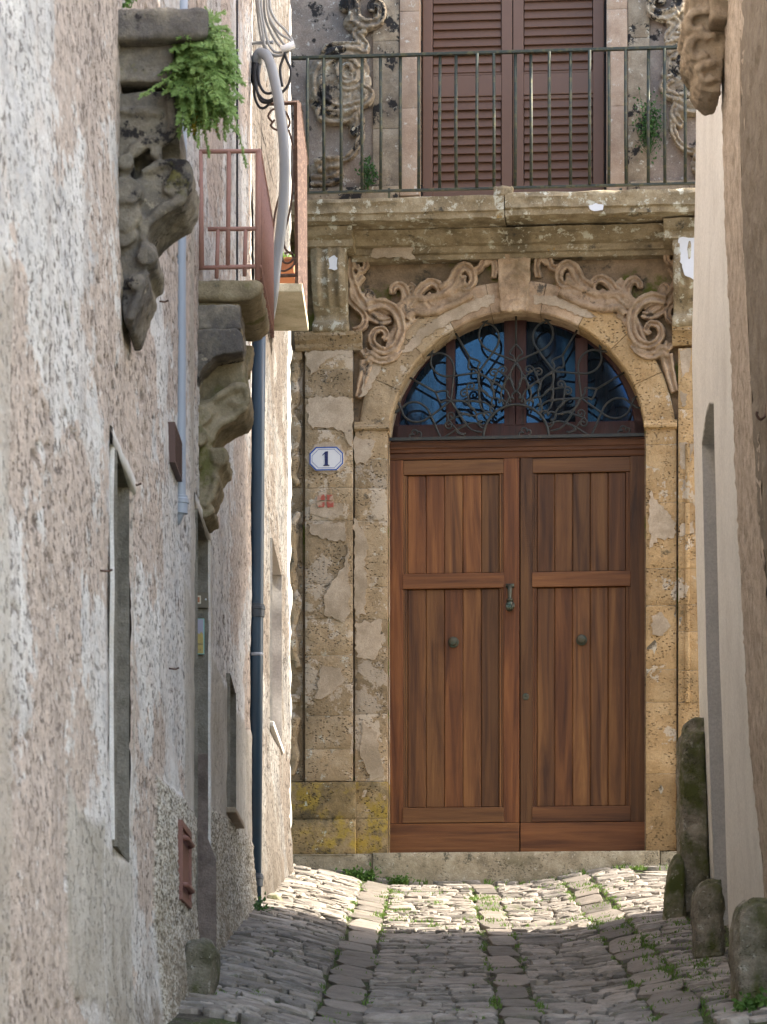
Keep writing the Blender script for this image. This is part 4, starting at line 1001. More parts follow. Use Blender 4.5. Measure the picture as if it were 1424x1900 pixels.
# lump of rough mortar under the bracket
mb = MB(); mb.tube([P(218, 480, 11.6), P(222, 540, 11.6), P(214, 620, 11.6)], [.05, .05, .02], 10); weather(keep(mb.build('mortar_lump', 'old_plaster', H1), H1I), .012, .03, .05, 2)
B2 = [(330, 560), (444, 558), (446, 600), (449, 612), (446, 640), (440, 654), (400, 655), (385, 668), (374, 700), (372, 742), (420, 735), (425, 712), (455, 708), (463, 722), (462, 750), (452, 770), (432, 778), (408, 792), (394, 815), (392, 832), (408, 830), (422, 842), (420, 860), (410, 866), (404, 880), (408, 890), (396, 920), (384, 940), (396, 938), (398, 950), (380, 962), (330, 940)]
bracket(B2, 15.55, 15.95, [(374, 770, .05, .05, .4), (366, 808, .05, .08, .4), (444, 735, .05, .0, .4), (405, 848, .035, .02, .36)], 'corbel_warm', H1, H1I, voxel=.013, disp=.035, back=[(330, 570), (442, 570), (452, 640), (456, 720), (400, 800), (380, 860), (330, 900)], rims=[([(395, 745), (430, 722), (455, 720), (458, 745), (440, 752), (430, 742)], .02), ([(458, 755), (432, 774), (404, 790), (390, 820)], .02), ([(362, 760), (385, 752), (396, 766), (388, 784), (368, 786)], .022), ([(355, 800), (380, 796), (390, 812), (378, 836), (366, 870)], .022), ([(392, 838), (412, 836), (418, 852), (404, 862)], .018), ([(404, 884), (394, 916), (380, 940)], .018)])
bracket([(330, 566), (445, 564), (447, 612), (330, 612)], 15.5, 15.95, [], 'corbel_stone', H1, H1I, disp=.02, voxel=.014, name='bracket_block')
bracket([(330, 612), (440, 608), (452, 622), (450, 652), (400, 660), (372, 690), (360, 740), (330, 740)], 15.45, 15.7, [], 'corbel_stone', H1, H1I, disp=.03, voxel=.014, name='bracket_block')
# second bracket set further back under the same slab
bracket([(420, 640), (470, 640), (466, 668), (460, 690), (440, 712), (424, 712)], 16.2, 16.35, [], 'corbel_warm', H1, H1I, voxel=.015, name='bracket_block')
# ---- red balcony
X0, X1 = -1.16, -.815; za = (CY-518)/FPX*15.5; zb = (CY-556)/FPX*15.5
mb = MB(); prof = [(X0, zb+.0), (X1-.05, zb), (X1-.03, zb+.02), (X1-.012, zb+.03), (X1, zb+.045), (X1+.004, za-.012), (X1-.02, za), (X0, za)]
mb.prism([(x, 15.5, z) for x, z in prof], (0, .80, 0)); weather(keep(mb.build('balcony_slab', 'corbel_warm', H1), H1I), .014, .02, .12, 2, fine=.006)
RL = empty('balcony_railing', (0, 0, 0)); RL.parent = H1; keep(RL, H1I)
def bar(p, q, r, mat, parent, name='bar', sq=False):
    return MB().tube([Vector(p), Vector(q)], r, 4 if sq else 8).build(name, mat, parent, smooth=not sq)
def rb(a, b, r=.011, name='bar'): bar(P(a[0], a[1], 15.52), P(b[0], b[1], 15.52), r, 'red_iron', RL, name)
rb((360, 281), (480, 280), .011, 'top_rail'); rb((360, 497), (482, 494), .011, 'bottom_rail')
rb((371, 281), (374, 497), .014); rb((425, 281), (423, 494), .011); rb((480, 279), (478, 520), .014, 'post')
rb((386, 425), (478, 424), .011, 'cross_rail'); rb((405, 425), (402, 516), .010); rb((456, 425), (454, 512), .010)
A = P(481, 280, 15.52); Bz = P(482, 494, 15.52)
bar(A, A+Vector((.0, 1.25, 0)), .013, 'red_iron', RL, 'top_rail'); bar(Bz, Bz+Vector((0, 1.25, 0)), .011, 'red_iron', RL, 'bottom_rail')
for i in range(1, 15):
    d = .088*i; bar(A+Vector((0, d, 0)), Vector((Bz.x, Bz.y+d, Bz.z-.03)), .010, 'red_iron', RL)
# ---- ornate rusty balcony of the second house
z3a = (CY-541)/FPX*20.6; z3 = z3a+.055
mb = MB(); mb.box((-1.15, 20.6, z3a), (-.818, 21.58, z3)); keep(mb.build('balcony_slab', 'balcony_cream', H2, bevel=.006), H2I)
RL2 = empty('balcony_railing', (0, 0, 0)); RL2.parent = H2; keep(RL2, H2I)
def rc(a, b, r=.009, name='bar', d=20.62): bar(P(a[0], a[1], d), P(b[0], b[1], d), r, 'rust_iron', RL2, name, True)
rc((500, 192), (556, 190), .014, 'top_rail'); rc((500, 512), (556, 510), .012, 'bottom_rail'); rc((552, 190), (554, 528), .022, 'post')
A = P(556, 192, 20.62); Bz = P(557, 512, 20.62)
bar(A, A+Vector((0, 1.25, 0)), .012, 'rust_iron', RL2, 'top_rail', True); bar(Bz, Bz+Vector((0, 1.05, 0)), .012, 'rust_iron', RL2, 'bottom_rail', True)
for i in range(1, 9):
    d = .13*i; bar(A+Vector((0, d, 0)), Bz+Vector((0, d, -.02)), .008, 'rust_iron', RL2, 'bar', True)
def cur(pts, r=.007, name='scroll', d=20.62): keep(MB().tube(catmull([P(x, y, d) for x, y in pts], 5), r, 6).build(name, 'rust_iron', RL2, smooth=True), Matrix.Identity(4))
cur([(505, 225), (498, 215), (506, 203), (520, 202), (532, 210), (538, 228), (530, 240), (512, 240), (503, 232), (510, 222)])
cur([(520, 240), (528, 280), (524, 340), (510, 400), (504, 470)]); cur([(536, 240), (546, 290), (540, 380), (526, 440), (524, 480), (534, 488), (544, 480), (540, 468), (528, 470)])
cur([(526, 440), (530, 462), (544, 474), (546, 490), (530, 502), (514, 500)])
# the flower trough behind the rail
PT = empty('flower_trough', P(528, 512, 20.9)); tag(PT, 'terracotta trough of green leaves on the rusty far left balcony', 'flower pot')
mb = MB(); mb.prism([(-.10, -.16, 0), (.065, -.16, 0), (.075, -.16, .075), (-.11, -.16, .075)], (0, .34, 0)); mb.box((-.115, -.165, .06), (.08, .19, .078)); mb.build('trough', 'terracotta', PT, bevel=.003)
# ------------------------------------------------------------------ things on the left wall
def drainpipe(name, label, pts, r, mat, collars, colmat, bands=()):
    e = empty(name, pts[-1]); tag(e, label, 'drainpipe'); base = Vector(pts[-1])
    MB().tube([Vector(p)-base for p in pts], r, 16).build('pipe', mat, e, smooth=True)
    for p in collars:
        p = Vector(p)-base; smooth_angle(MB().lathe([(-.045, r+.002), (-.043, r+.008), (.0, r+.009), (.002, r+.013), (.02, r+.013), (.024, r+.008), (.034, r+.008), (.036, r+.002)], p, (0, 0, 1), 18).build('collar', colmat, e), 30)
    for p, m in bands: MB().lathe([(0, r+.0015), (.02, r+.0015)], Vector(p)-base, (0, 0, 1), 18).build('band', m, e, smooth=True)
    return e
def pz(x, y, d): return P(x, y, d)
xp = P(482, 1000, 19.7).x
dz0 = lambda y: (CY-y)/FPX*19.7
drainpipe('drainpipe', 'dark navy drainpipe running down the left wall to a tuft of weeds', [(xp, 19.7, dz0(560)), (xp-.01, 19.7, 4.4), (xp-.018, 19.7, 3.2), (xp-.03, 19.7, dz0(1695))], .040, 'navy_pipe', [(xp-.018, 19.7, dz0(1132)), (xp-.028, 19.7, dz0(1632))], 'zinc_collar', [((xp-.019, 19.7, dz0(1218)), 'grey_pipe')])
xq = P(335, 600, 14.05).x; qz = lambda y: (CY-y)/FPX*14.05
drainpipe('drainpipe', 'light grey plastic drainpipe with an elbow turning into the whitewashed wall', [(xq+.012, 14.05, 5.6), (xq, 14.05, qz(500)), (xq, 14.05, qz(930)), (xq-.004, 14.05, qz(952)), (xq-.02, 14.06, qz(965)), (xq-.05, 14.08, qz(972))], .024, 'grey_pipe', [(xq, 14.05, qz(935))], 'grey_pipe')
# vent
V = empty('wall_vent', wallp(13.8, 2.93)); tag(V, 'brown slotted vent cover beside the grey drainpipe', 'vent')
mb = MB(); mb.box((-.02, -.2, 0), (.016, .2, .014)); mb.box((-.02, -.2, .156), (.016, .2, .17)); mb.box((-.02, -.2, .0141), (.016, -.188, .1559)); mb.box((-.02, .188, .0141), (.016, .2, .1559)); mb.build('frame', 'vent_brown', V)
me = None
for i in range(9):
    if me is None: o = MB().box((-.004, -.187, -.004), (.0155, .187, .004)).build('slat', 'vent_brown', V); me = o.data
    else: o = bpy.data.objects.new('slat', me); COL.objects.link(o); o.parent = V
    o.location = (0, 0, .026+i*.0148)
MB().box((-.03, -.19, .01), (.008, .19, .16)).build('backing', 'dark_gap', V)
# utility box in the plinth
U = empty('utility_box', wallp(14.0, 1.10)); tag(U, 'red brown metal utility door set into the rough-cast foot of the left wall', 'utility box')
mb = MB(); mb.box((-.02, -.27, 0), (.036, .27, .03)); mb.box((-.02, -.27, .31), (.036, .27, .34)); mb.box((-.02, -.27, .0301), (.036, -.24, .3099)); mb.box((-.02, .24, .0301), (.036, .27, .3099)); mb.build('frame', 'brown_metal', U, bevel=.003)
MB().box((-.02, -.238, .031), (.026, .238, .309)).build('door', 'brown_metal', U, bevel=.003)
mb = MB(); mb.tube([(.03, -.2, .27), (.045, -.17, .27), (.045, .17, .27), (.03, .2, .27)], .012, 8); mb.build('hinge_bar', 'brown_metal', U, smooth=True)
mb = MB(); mb.tube([(.03, -.2, .07), (.045, -.17, .07), (.045, .17, .07), (.03, .2, .07)], .012, 8); mb.build('hinge_bar', 'brown_metal', U, smooth=True)
# intercom and tile on the far door jamb (facing the camera)
ip = P(373, 1128, 15.975); I = empty('intercom_panel', ip); tag(I, 'bronze intercom panel with a small name window inside the left doorway', 'intercom')
MB().box((-.05, 0, 0), (.036, .02, .078)).build('panel', 'panel_bronze', I, bevel=.002)
mb = MB(); mb.box((-.05, -.004, .02), (.0, .001, .060)); mb.build('name_window', 'tile_cream', I); MB().box((-.046, -.007, .027), (-.006, -.003, .052)).build('name_card', 'terracotta', I)
MB().lathe([(0, .005), (.004, .004)], (.024, -.001, .042), (0, -1, 0), 10).build('button', 'enamel_white', I)
T = empty('picture_tile', P(369, 1214, 15.97)); tag(T, 'small tile with a tower view and writing below the intercom panel', 'tile sign')
MB().box((-.06, 0, 0), (.027, .014, .176)).build('tile', 'tile_glass_edge', T)
MB().box((-.056, -.003, .085), (.023, .0, .172)).build('sky_picture', 'tile_sky', T); MB().box((-.056, -.003, .004), (.023, .0, .0845)).build('field_picture', 'tile_field', T)
mb = MB(); mb.box((-.026, -.005, .085), (-.012, -.002, .15)); mb.build('tower', 'brown_metal', T); mb = MB(); mb.prism([(-.01, -.004, .075), (.022, -.004, .075), (.022, -.004, .098), (.012, -.004, .112), (.004, -.004, .098), (-.004, -.004, .104)], (0, .002, 0)); mb.build('roofs', 'tile_field', T)
for zz_, xs in ((.045, (-.02, -.011, -.002, .006, .014)), (.017, (-.016, -.008, .006))):
    for x in xs: MB().tube([(x, -.004, zz_), (x+.003, -.004, zz_+.009), (x+.006, -.004, zz_+.001)], .0012, 4).build('letter', 'tile_ink', T)
# cables and conduit
def cable(name, label, pts, r, mat, cat, n=6):
    b = Vector(pts[0]); o = MB().tube([p-b for p in catmull(pts, n)], r, 10).build(name, mat, None, smooth=True); o.location = b; tag(o, label, cat); return o
c_ = cable('conduit', 'thick grey conduit bending out of the wall and down behind the red balcony', [P(478, 118, 19.75), P(477, 106, 19.72), P(484, 98, 19.7), P(497, 106, 19.65), P(508, 140, 19.6), P(519, 200, 19.55), P(527, 270, 19.5), P(528, 340, 19.5), P(522, 420, 19.5), P(513, 490, 19.5), P(507, 545, 19.5), P(500, 590, 19.6)], .032, 'conduit_grey', 'conduit')
CB = empty('cable_bundle', P(500, 60, 19.7)); tag(CB, 'bundle of light grey cables tied with white tape above the conduit', 'cables'); cb = P(500, 60, 19.7)
CBL = [[(478, -20), (482, 20), (488, 60), (492, 84), (505, 100), (524, 102), (538, 92)], [(482, -20), (486, 20), (492, 56), (500, 84), (514, 97), (534, 92)], [(495, -20), (497, 20), (505, 42), (520, 62), (536, 72), (546, 84), (540, 96)], [(500, -20), (502, 16), (514, 40), (530, 56), (544, 78), (541, 92)], [(497, -20), (499, 30), (512, 60), (524, 78), (534, 90)], [(490, -20), (492, 30), (506, 66), (520, 86), (532, 92)], [(474, -20), (480, 40), (486, 74), (496, 96), (512, 104), (530, 98)]]
for i, l in enumerate(CBL): MB().tube([p-cb for p in catmull([P(x, y, 19.68+.012*i) for x, y in l], 6)], .008, 8).build('cable', 'cable_grey', CB, smooth=True)
MB().tube([P(522, 92, 19.66)-cb, P(546, 82, 19.66)-cb], .022, 10).build('tape', 'white_tape', CB, smooth=True)
mb = MB(); mb.tube([P(466, 80, 19.8)-cb, P(506, 78, 19.7)-cb], .012, 8); mb.build('bracket', 'conduit_grey', CB, smooth=True)
KB = empty('cable_coil', P(490, 180, 19.7)); tag(KB, 'loops of black cable hanging beside the conduit', 'cables'); kb = P(490, 180, 19.7)
for i, l in enumerate([[(476, 116), (473, 140), (476, 165), (486, 182), (500, 186), (512, 178)], [(478, 118), (480, 150), (490, 170), (504, 172), (516, 160)], [(474, 118), (476, 160), (484, 186), (498, 190), (510, 184)], [(528, 96), (532, 110), (540, 130), (536, 155), (522, 172), (508, 176)], [(530, 98), (524, 112), (520, 130), (524, 160)], [(478, 118), (472, 170), (480, 196), (490, 200), (500, 192)]]):
    MB().tube([p-kb for p in catmull([P(x, y, 19.62+.015*i) for x, y in l], 6)], .0085, 8).build('cable', 'cable_black', KB, smooth=True)
MB().tube([P(477, 112, 19.74)-kb, P(473, 140, 19.74)-kb, P(476, 158, 19.74)-kb], [.03, .03, .026], 12).build('cable_sleeve', 'cable_black', KB, smooth=True)
for (pts, lab) in (([(430, -10), (440, 120), (437, 300), (440, 480), (434, 540)], 'thin dark cable down the wall behind the red balcony'),):
    cable('wall_cable', lab, [Vector((float(XL(17.8))+.035, 17.8, P(x, y, 17.8).z)) for x, y in pts], .006, 'cable_black', 'cable')
for i, (x, y, d, lab) in enumerate(((248, 898, 11.95, 'rusty nail beside the near window, level with its lintel'), (207, 1058, 10.9, 'rusty nail beside the near window, halfway down'), (296, 558, 13.1, 'rusty nail below the fern covered bracket'), (324, 1240, 13.6, 'rusty nail below the grey drainpipe elbow'))):
    p = Vector(wallp(d, P(x, y, d).z)); o = MB().tube([(-.02, 0, 0), (.02, 0, -.004), (.034, 0, .002)], .004, 6).build('nail', 'rust_iron'); o.location = p; tag(o, lab, 'nail', 'nails in the left wall')
# ------------------------------------------------------------------ right houses
C1 = empty('cream_house', (1.6, 17.5, 1.1)); C1I = Matrix.Translation((-1.6, -17.5, -1.1)); tag(C1, 'smooth cream house leaning over the right side, with a tall arched doorway', 'house')
C2 = empty('stucco_house', (1.5, 13, .5)); C2I = Matrix.Translation((-1.5, -13, -.5)); tag(C2, 'tan rough stucco house with a carved bracket at the right edge', 'house')
def rtop(d): return .36*np.asarray(d, float)+1.95     # eaves of the right-hand houses slope up the hill, unseen, pitched to keep sun off the left wall
def slope_core(name, x0, x1, d0, d1, mat, parent, inv):
    vs = [(x, d, z) for d in (d0, d1) for x in (x0, x1) for z in (-3.2, float(rtop(d)))]
    return keep(MB().add(vs, [(0, 1, 3, 2), (4, 6, 7, 5), (0, 4, 5, 1), (2, 3, 7, 6), (1, 5, 7, 3), (0, 2, 6, 4)]).build(name, mat, parent), inv)
def prof_px(lst, d): return [((CY-y)/FPX*d, (x-CX)/FPX*d) for x, y in lst][::-1]
FARP = prof_px([(1300, -700), (1294, 180), (1291, 400), (1285, 640), (1288, 820), (1294, 1100), (1298, 1300), (1306, 1500), (1312, 1640), (1318, 1800)], 19.6)
NEARP = [(z, x-.10) for z, x in FARP]
def XC(d, z):
    z = np.asarray(z, float); d = np.asarray(d, float)
    f = np.interp(z, [p[0] for p in FARP], [p[1] for p in FARP]); n_ = np.interp(z+.5, [p[0] for p in FARP], [p[1] for p in FARP])-.08
    t_ = (d-14.6)/5.0
    return n_*(1-t_)+f*t_
def grid_wall(name, mat, parent, inv, fx, ds, zs, hole=None, disp=None, smooth=True):
    D, Z = np.meshgrid(ds, zs); Z = np.minimum(Z, rtop(D)); X = fx(D, Z)
    if disp is not None: X = X-disp(D, Z)
    n, m = D.shape; vs = np.stack([X, D, Z], -1).reshape(-1, 3).tolist(); fs = []
    for i in range(n-1):
        for j in range(m-1):
            if hole and hole((ds[j]+ds[j+1])/2, (zs[i]+zs[i+1])/2): continue
            fs.append((i*m+j, i*m+j+1, (i+1)*m+j+1, (i+1)*m+j))
    return keep(MB().add(vs, fs).build(name, mat, parent, smooth=smooth, fixn=False), inv)
da, db = 17.86, 18.9
def ztop(d): return 4.16+.10*(1-((d-(da+db)/2)/((db-da)/2))**2)
ds = np.unique(np.concatenate([np.linspace(14.6, da, 30), np.linspace(da, db, 14), np.linspace(db, 19.6, 12)])); zs = np.concatenate([np.linspace(.3, 4.0, 60), np.linspace(4.02, 4.4, 20), np.linspace(4.5, 9.6, 40)])
grid_wall('wall', 'cream_plaster', C1, C1I, XC, ds, zs, lambda d, z: da < d < db and z < ztop(d), lambda D, Z: .018*(fbm(D*.9, Z*.7, 71, 3)-.5)+.004*(fbm(D*8, Z*3, 72, 3)-.5))
vs = []; fs = []; zz = np.linspace(.3, 4.2, 30)       # far reveal of the doorway, facing the camera
for i, z in enumerate(zz):
    x = float(XC(db, z)); vs += [(x-.0, db-.001, z), (x+.3, db-.02, z)]
    if i: q = i*2; fs.append((q-2, q-1, q+1, q))
keep(MB().add(vs, fs).build('jamb', 'cream_reveal', C1), C1I)
vs = []; fs = []
for i in range(15):
    d = lerp(da, db, i/14); z = ztop(d)+.012; x = float(XC(d, z)); vs += [(x-.001, d, z), (x+.35, d, z)]
    if i: q = i*2; fs.append((q-2, q-1, q+1, q))
keep(MB().add(vs, fs).build('door_arch_soffit', 'cream_plaster', C1), C1I)
vs = []; fs = []
for i, z in enumerate(zz):
    x = float(XC(da, z)); vs += [(x, da+.001, z), (x+.3, da, z)]
    if i: q = i*2; fs.append((q-2, q-1, q+1, q))
keep(MB().add(vs, fs).build('jamb', 'cream_reveal', C1), C1I)
mb = MB(); mb.box((1.86, da-.1, .3), (1.9, db+.1, 4.4)); keep(mb.build('door', 'dark_door_wood', C1), C1I)
slope_core('house_core', 1.91, 6, 14.6, 19.585, 'cream_plaster', C1, C1I)
vs = []; fs = []                       # far end wall closes the corner
for i, z in enumerate(zs):
    x = float(XC(19.6, z)); vs += [(x, 19.6, z), (x+.04, 19.63, z), (2.2, 19.64, z)]
    if i: q = i*3; fs += [(q-3, q-2, q+1, q), (q-2, q-1, q+2, q+1)]
keep(MB().add(vs, fs).build('end_wall', 'cream_plaster', C1, smooth=True), C1I)
TANP = prof_px([(1330, -900), (1340, 180), (1346, 400), (1357, 642), (1365, 852), (1376, 1084), (1386, 1273), (1392, 1387), (1405, 1506), (1416, 1608), (1419, 1665), (1424, 1850)], 15.2)
DKP = prof_px([(1372, -900), (1375, 300), (1388, 600), (1399, 802), (1409, 979), (1424, 1130), (1445, 1300), (1470, 1500), (1500, 1800)], 14.35)
def XT(d, z): return np.interp(z, [p[0] for p in TANP], [p[1] for p in TANP])+(15.2-np.asarray(d))*.004
def XD(d, z): return np.interp(z, [p[0] for p in DKP], [p[1] for p in DKP])+(14.35-np.asarray(d))*.012
zt = np.concatenate([np.arange(-.3, 6, .022), np.linspace(6.1, 8.4, 10)])
grid_wall('pilaster_face', 'tan_stucco', C2, C2I, XT, np.linspace(14.2, 15.2, 26), zt, None, lambda D, Z: .014*(fbm(D*2, Z*1.6, 81, 3)-.5)+.012*(vn(D*40, Z*40, 83)-.5))
vs = []; fs = []
for i, z in enumerate(zt):
    x = float(XT(15.2, z)); vs += [(x, 15.2, z), (x+.03, 15.22, z), (2.2, 15.23, z)]
    if i: q = i*3; fs += [(q-3, q-2, q+1, q), (q-2, q-1, q+2, q+1)]
keep(MB().add(vs, fs).build('end_wall', 'tan_stucco', C2, smooth=True), C2I)
vs = []; fs = []                       # near end of the pilaster, where the wall below it falls back
for i, z in enumerate(zt):
    x = float(XT(14.2, z)); vs += [(x+.004, 14.2, z), (2.0, 14.19, z)]
    if i: q = i*2; fs.append((q-2, q-1, q+1, q))
keep(MB().add(vs, fs).build('pilaster_end', 'tan_stucco', C2), C2I)
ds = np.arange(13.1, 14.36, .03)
grid_wall('wall', 'shaded_stucco', C2, C2I, XD, ds, zt, None, lambda D, Z: .02*(fbm(D*2, Z*2, 91, 3)-.5)+.022*(fbm(D*16, Z*16, 93, 2)-.5))
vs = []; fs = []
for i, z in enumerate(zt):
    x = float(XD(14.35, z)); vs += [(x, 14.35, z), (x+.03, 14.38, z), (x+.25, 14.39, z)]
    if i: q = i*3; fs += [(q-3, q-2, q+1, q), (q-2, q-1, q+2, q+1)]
keep(MB().add(vs, fs).build('wall_return', 'shaded_stucco', C2, smooth=True), C2I)
slope_core('house_core', 1.85, 6, 13.15, 15.15, 'shaded_stucco', C2, C2I)
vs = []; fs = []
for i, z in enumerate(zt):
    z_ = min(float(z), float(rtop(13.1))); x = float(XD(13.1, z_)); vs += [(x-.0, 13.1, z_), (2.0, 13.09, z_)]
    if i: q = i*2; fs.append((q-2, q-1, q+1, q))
keep(MB().add(vs, fs).build('near_end_wall', 'shaded_stucco', C2), C2I)
SB = empty('sun_blocker', (12, 9.5, 0)); tag(SB, 'tall plain block added out of frame on the right to keep sun off the left wall', 'house')  # added unseen block: stops sun reaching the near left wall
mb = MB(); mb.box((-3, -5.0, -2), (4, 4.6, 11.4)); mb.build('wall', 'cream_plaster', SB); mb = MB(); mb.box((-3.3, -5.2, 11.41), (4.2, 4.8, 11.6)); mb.build('roof', 'terracotta', SB)
# near part of the left row behind the camera's view (seen only in the fanlight reflection)
H0 = empty('plastered_house', (-3, 0, -1.4)); tag(H0, 'plain house before the near end of the whitewashed left wall, mirrored in the fanlight', 'house')
mb = MB(); mb.box((-1, 1, -.6), (1.78, 7.25, 12.6)); mb.build('wall', 'grey_plaster', H0); mb = MB(); mb.box((-1, .9, 12.61), (2.1, 7.24, 12.75)); mb.build('eaves', 'terracotta', H0)
# carved bracket top right
mb = MB()
out = [(1285, -60), (1330, -60), (1352, -20), (1352, 60), (1342, 110), (1338, 168), (1320, 174), (1302, 164), (1292, 146), (1290, 126), (1278, 108), (1270, 88), (1276, 64), (1266, 46), (1274, 28), (1282, 12), (1278, -10)]
mb.prism([P(x, y, 15.05) for x, y in out], (0, .32, 0))
for pts_, r_ in (([(1330, 20), (1290, 24), (1276, 44), (1290, 58), (1306, 50)], .022), ([(1330, 66), (1290, 72), (1280, 92), (1296, 108), (1312, 98)], .022), ([(1332, 118), (1304, 122), (1298, 142), (1314, 152), (1326, 142)], .02)): mb.tube(catmull([P(x, y, 15.04) for x, y in pts_], 5), r_, 8)
weather(keep(mb.build('bracket', 'tan_carving', C2), C2I), .008, .025, .06, 1, fine=.014, fscale=.025)
mb = MB(); mb.prism([P(x, y, 14.9) for x, y in ((1322, -60), (1400, -60), (1400, 38), (1322, 34))], (0, .4, 0)); weather(keep(mb.build('bracket_cap', 'tan_carving', C2), C2I), .014, .02, .09, 2)
hk = P(1418, 770, 13.9); o = MB().tube([p-hk for p in catmull([P(1424, 748, 13.9), P(1421, 770, 13.88), P(1412, 778, 13.86), P(1405, 770, 13.86), P(1406, 764, 13.86)], 5)], .006, 8).build('wall_hook', 'rust_iron', None, smooth=True); o.location = hk; tag(o, 'rusty iron hook in the stucco at the right edge', 'hook')
# ------------------------------------------------------------------ paving
random.seed(11)
def cob(mb, x, d, wx, wd, h, tone, ang=0., tilt=0., flat=False, n=9):
    """one stone: rounded irregular outline, worn crown, sides running below the ground"""
    base = float(zg(x, d)); vs = []; ca, sa = math.cos(ang), math.sin(ang)
    sx = .143; gx = float(zg(x+.03, d)-zg(x-.03, d))/.06
    jit = [random.uniform(.80, 1.08) for _ in range(n)]; ex = .45 if flat else .62
    def ring(f, up):
        for k in range(n):
            a = 2*math.pi*k/n+.25
            c, s = math.cos(a), math.sin(a); px_ = math.copysign(abs(c)**ex, c)*wx/2*f*jit[k]; pd = math.copysign(abs(s)**ex, s)*wd/2*f*jit[(k+3) % n]
            X = px_*ca-pd*sa; Dd = px_*sa+pd*ca
            vs.append((x+X, d+Dd, base+gx*X+sx*Dd+up+tilt*Dd+(0 if f > .97 else random.uniform(-.006, .005)*(.35 if flat else 1))))
    ring(1., -.045); ring(1., h*.55); ring(.95, h*.9); ring(.72, h)
    o = (x, d, base+h*1.02); vs.append(o)
    fs = []
    for r in range(3):
        for k in range(n): l = (k+1) % n; fs.append((r*n+k, r*n+l, (r+1)*n+l, (r+1)*n+k))
    fs += [(3*n+k, 3*n+(k+1) % n, 4*n) for k in range(n)]
    mb.add(vs, fs, tone)
stones = []     # (area-ish, args, kind)
BANDS = [(-.41, .21), (.40, .19), (1.09, .21)]
# longitudinal flagstone bands
for bx, bw in BANDS:
    d = 13.6
    while d < 24.5:
        ln = random.uniform(.35, 1.0); x = bx+random.uniform(-.02, .02)
        stones.append((d, (x, d+ln/2, bw*random.uniform(.88, 1.12), ln-.03, random.uniform(.008, .013), random.uniform(.25, .75), random.uniform(-.06, .06), 0, True, 12), 'flagstone')); d += ln
# transverse slabs
td = [13.9+i*1.1+random.uniform(-.12, .12) for i in range(10)]
def inband(x, d):
    for bx, bw in BANDS:
        c = bx
        if abs(x-c) < bw*.56: return True
    return False
panels = [(-1.10, -.515), (-.305, .305), (.495, .985), (1.195, 1.52)]
for t_ in td:
    for a, b in panels:
        x = a
        while x < b-.05:
            w = min(random.uniform(.26, .6), b-x)
            if w < .08: break
            sl = -.16 if a < -1 else (.10 if a > 1 else random.uniform(-.03, .03))
            stones.append((t_, (x+w/2, t_+(x+w/2-(a+b)/2)*sl+random.uniform(-.02, .02), w*.97, random.uniform(.10, .17), random.uniform(.010, .016), random.uniform(.3, .8), sl, 0, True, 12), 'edge_slab')); x += w
# small cobbles set on edge between them: each field is split again and again into irregular slivers
def split(x0, x1, d0, d1, out):
    w, h = x1-x0, d1-d0
    mh = random.choice((.06, .08, .11, .15, .21)); mw = random.choice((.08, .12, .17, .24, .32))
    if h > mh*1.5 and (h*1.7 > w or w <= mw*1.3):
        c = d0+h*random.uniform(.32, .68); split(x0, x1, d0, c, out); split(x0, x1, c, d1, out)
    elif w > mw*1.3:
        c = x0+w*random.uniform(.28, .72); split(x0, c, d0, d1, out); split(c, x1, d0, d1, out)
    else: out.append((x0, x1, d0, d1))
tds = [13.3]+sorted(td)+[24.7]
for a, b in panels:
    sl = -.2 if a < -1 else (.14 if a > 1 else 0)
    for t0, t1 in zip(tds[:-1], tds[1:]):
        if t1-t0 < .2: continue
        cells = []; split(a, b, t0+.07, min(t1-.07, 24.58), cells)
        for x0, x1, d0, d1 in cells:
            xc = (x0+x1)/2; w = x1-x0; rd = d1-d0
            if rd < .015: continue
            stones.append((d0, (xc+random.uniform(-.006, .006), (d0+d1)/2+(xc-(a+b)/2)*sl+random.uniform(-.006, .006), w*random.uniform(.93, 1.03), rd*random.uniform(.88, 1.0), random.uniform(.004, .026), min(1, max(0, random.gauss(.5, .27))), sl+random.gauss(0, .12), random.uniform(-.08, .08), False, 10), 'cobble'))
cobs = sorted([s for s in stones if s[2] == 'cobble'], key=lambda s: -s[1][2]*s[1][3]/s[1][1]**2 if True else 0)
cobs = [s for s in cobs if 14.0 < s[1][1]]
near = cobs[:300]; rest = cobs[300:]+[s for s in stones if s[2] == 'cobble' and s[1][1] <= 14.0]
for s in stones:
    if s[2] != 'cobble' and -1.2 < s[1][0] < 1.6:
        mb = MB(); cob(mb, *s[1]); smooth_angle(mb.build(s[2], 'flag_stone', GROUND), 24)
for s in near:
    mb = MB(); cob(mb, *s[1]); smooth_angle(mb.build('cobble', 'cobble_stone', GROUND), 24)
mb = MB()
for s in rest: cob(mb, *s[1])
# rubble strip along the foot of the left wall and the far street edges
for i in range(700):
    d = random.uniform(13.5, 24.4); x = random.uniform(-1.12, -.95) if i % 3 else random.uniform(1.45, 1.75)
    cob(mb, x, d, random.uniform(.015, .05), random.uniform(.012, .035), random.uniform(.004, .012), random.random(), random.random()*3, 0, False, 6)
for i in range(900):
    d = random.uniform(19.7, 24.3); x = random.uniform(1.5, 5); cob(mb, x, d, random.uniform(.1, .3), random.uniform(.05, .12), random.uniform(.006, .02), random.random(), 0, 0, False, 7)
o = smooth_angle(mb.build('cobbles', 'cobble_stone', GROUND), 24); o['kind'] = 'stuff'
